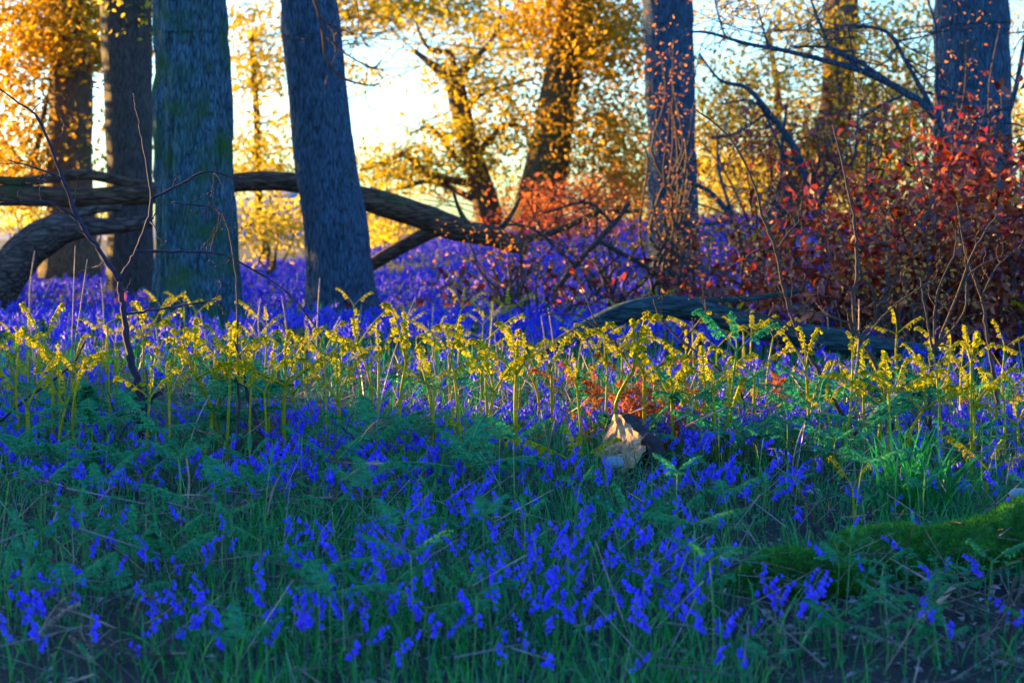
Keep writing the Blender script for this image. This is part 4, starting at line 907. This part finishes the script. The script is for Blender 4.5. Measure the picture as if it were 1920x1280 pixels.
# larger sticks one can point to
def stick(pts, Y, lab, mat='straw'):
    C = path(pts, Y, 6); base = C[0, :3].copy(); b = MB(); b.tube(C[:, :3], C[:, 3], 7, bump=.15, bf=20); o = put("stick", b.mesh("stick", [M[mat]], base), None, base); tag(o, lab, "stick")
stick([(1715, 1175, 6), (1760, 1130, 6), (1790, 1098, 5)], 5.8, "pale slanting stick in the litter below the mossy log")
stick([(1860, 1260, 4), (1885, 1150, 4), (1905, 1080, 3)], 5.5, "reddish upright stick at the lower right edge", 'twig')
stick([(1880, 1250, 4), (1902, 1150, 4), (1925, 1060, 3)], 5.55, "second reddish stick leaning beside the first at the right edge", 'twig')
stick([(70, 1195, 7), (110, 1155, 6), (150, 1130, 5)], 5.6, "grey stick lying in the bottom left corner")
stick([(500, 970, 1.5), (508, 930, 2.2), (517, 905, 2), (531, 880, 1.2)], 7.0, "pale short stick leaning in the grass left of centre")
stick([(360, 1010, 1.5), (352, 950, 2.2), (355, 900, 2), (348, 850, 1.4)], 7.2, "pale broken stalk standing at left")
stick([(1285, 800, 3), (1335, 776, 3), (1380, 755, 2.5)], 8.5, "bluish thin stick slanting up right of the wood chunk")
stick([(130, 1190, 6), (165, 1230, 6), (195, 1280, 6)], 5.4, "pale bent stick at the bottom left")
stick([(640, 900, 3), (700, 870, 4), (760, 880, 3)], 7.6, "dry stick lying across the dead fern at centre left")

# grass tuft above the mossy log
def tuft():
    q = gpos(1720, 975); base = np.array((q[0], q[1], gz(q[0], q[1]) - .01)); root = empty("grass_tuft", base, "tall tuft of long arching grass blades above the mossy log", "grass tuft")
    g = np.random.default_rng(81); mes = []
    for i in range(8):
        V, F = strap(.42, .5 + .25 * i * .6, .0062, 7, .05 + .07 * i); mes.append(tri_mesh("blade", V, F, [M['grass']]))
    for k in range(120): put("blade", mes[g.integers(8)], root, (g.normal(0, .06), g.normal(0, .04), 0), (g.normal(0, .15), g.normal(0, .15), g.uniform(0, 6.28)), g.uniform(.6, 1.15))
tuft()
# broad leaved seedlings under the mossy log
def seedling(px, py, Y, lab, seed):
    g = np.random.default_rng(seed); q = at(px, py, Y); base = np.array((q[0], Y, gz(q[0], Y))); root = empty("seedling", base, lab, "plant", "broad leaved seedlings under the mossy log")
    h = max(.04, q[2] - base[2]); b = MB(); b.tube([(0, 0, 0), (.004, 0, h * .5), (0, .004, h)], [.0022, .002, .0012], 5); put("stem", b.mesh("stem", [M['bellstem']]), root)
    for k in range(7): put("leaf", SEEDLEAF, root, (0, 0, h * g.uniform(.45, 1)), (g.uniform(.0, .7), 0, g.uniform(0, 6.28)), g.uniform(.03, .05))
SEEDLEAF = tri_mesh("leaf", *leaf_tpl(.55, .08, .12), [M['fern']])
for i, (px, py) in enumerate([(1640, 1040), (1660, 1055), (1680, 1062), (1755, 1045), (1775, 1040), (1795, 1050), (1815, 1048), (1835, 1045), (1730, 1060), (1860, 1052), (1890, 1060), (1700, 1040)]):
    seedling(px, py, 5.95 + .02 * (i % 5), "%s broad leaved seedling from the left under the mossy log" % ['first', 'second', 'third', 'sixth', 'seventh', 'eighth', 'ninth', 'tenth', 'fifth', 'eleventh', 'twelfth', 'fourth'][i], 90 + i)

# ------------------------------------------------------------------ unseen leaf clusters added left of the view to dapple the sun
def shading_leaves():
    g = np.random.default_rng(95); L = []
    for (p, t, r, zc, rz, n) in ((12.4, 18.2, .9, 2.0, 2.8, 4500), (13.2, 18.8, .7, 2.2, 2.8, 3500), (14.5, 19.6, .45, 2.4, 2.8, 3200), (16.0, 21.2, .6, 2.4, 2.8, 900), (20.1, 25.4, .7, 2.6, 2.6, 1800), (21.2, 27.2, .7, 2.6, 2.6, 1800)):
        x, y = .57 * p - .82 * t, .82 * p + .57 * t; d = g.normal(0, .5, (n, 3)); d /= np.maximum(1, np.linalg.norm(d, axis=1))[:, None]
        L.append(scatter(*LEAF, np.array((x, y, zc)) + d * (r, r, rz), rots(n, g=g), g.uniform(.10, .22, n)))
    V, F = join(L); tag(put("shading_leaf_mass", tri_mesh("shading_leaf_mass", V, F, [M['gold']])), "unseen mass of golden leaves added left of the view to shade the trunks", None, None, "stuff")
shading_leaves()
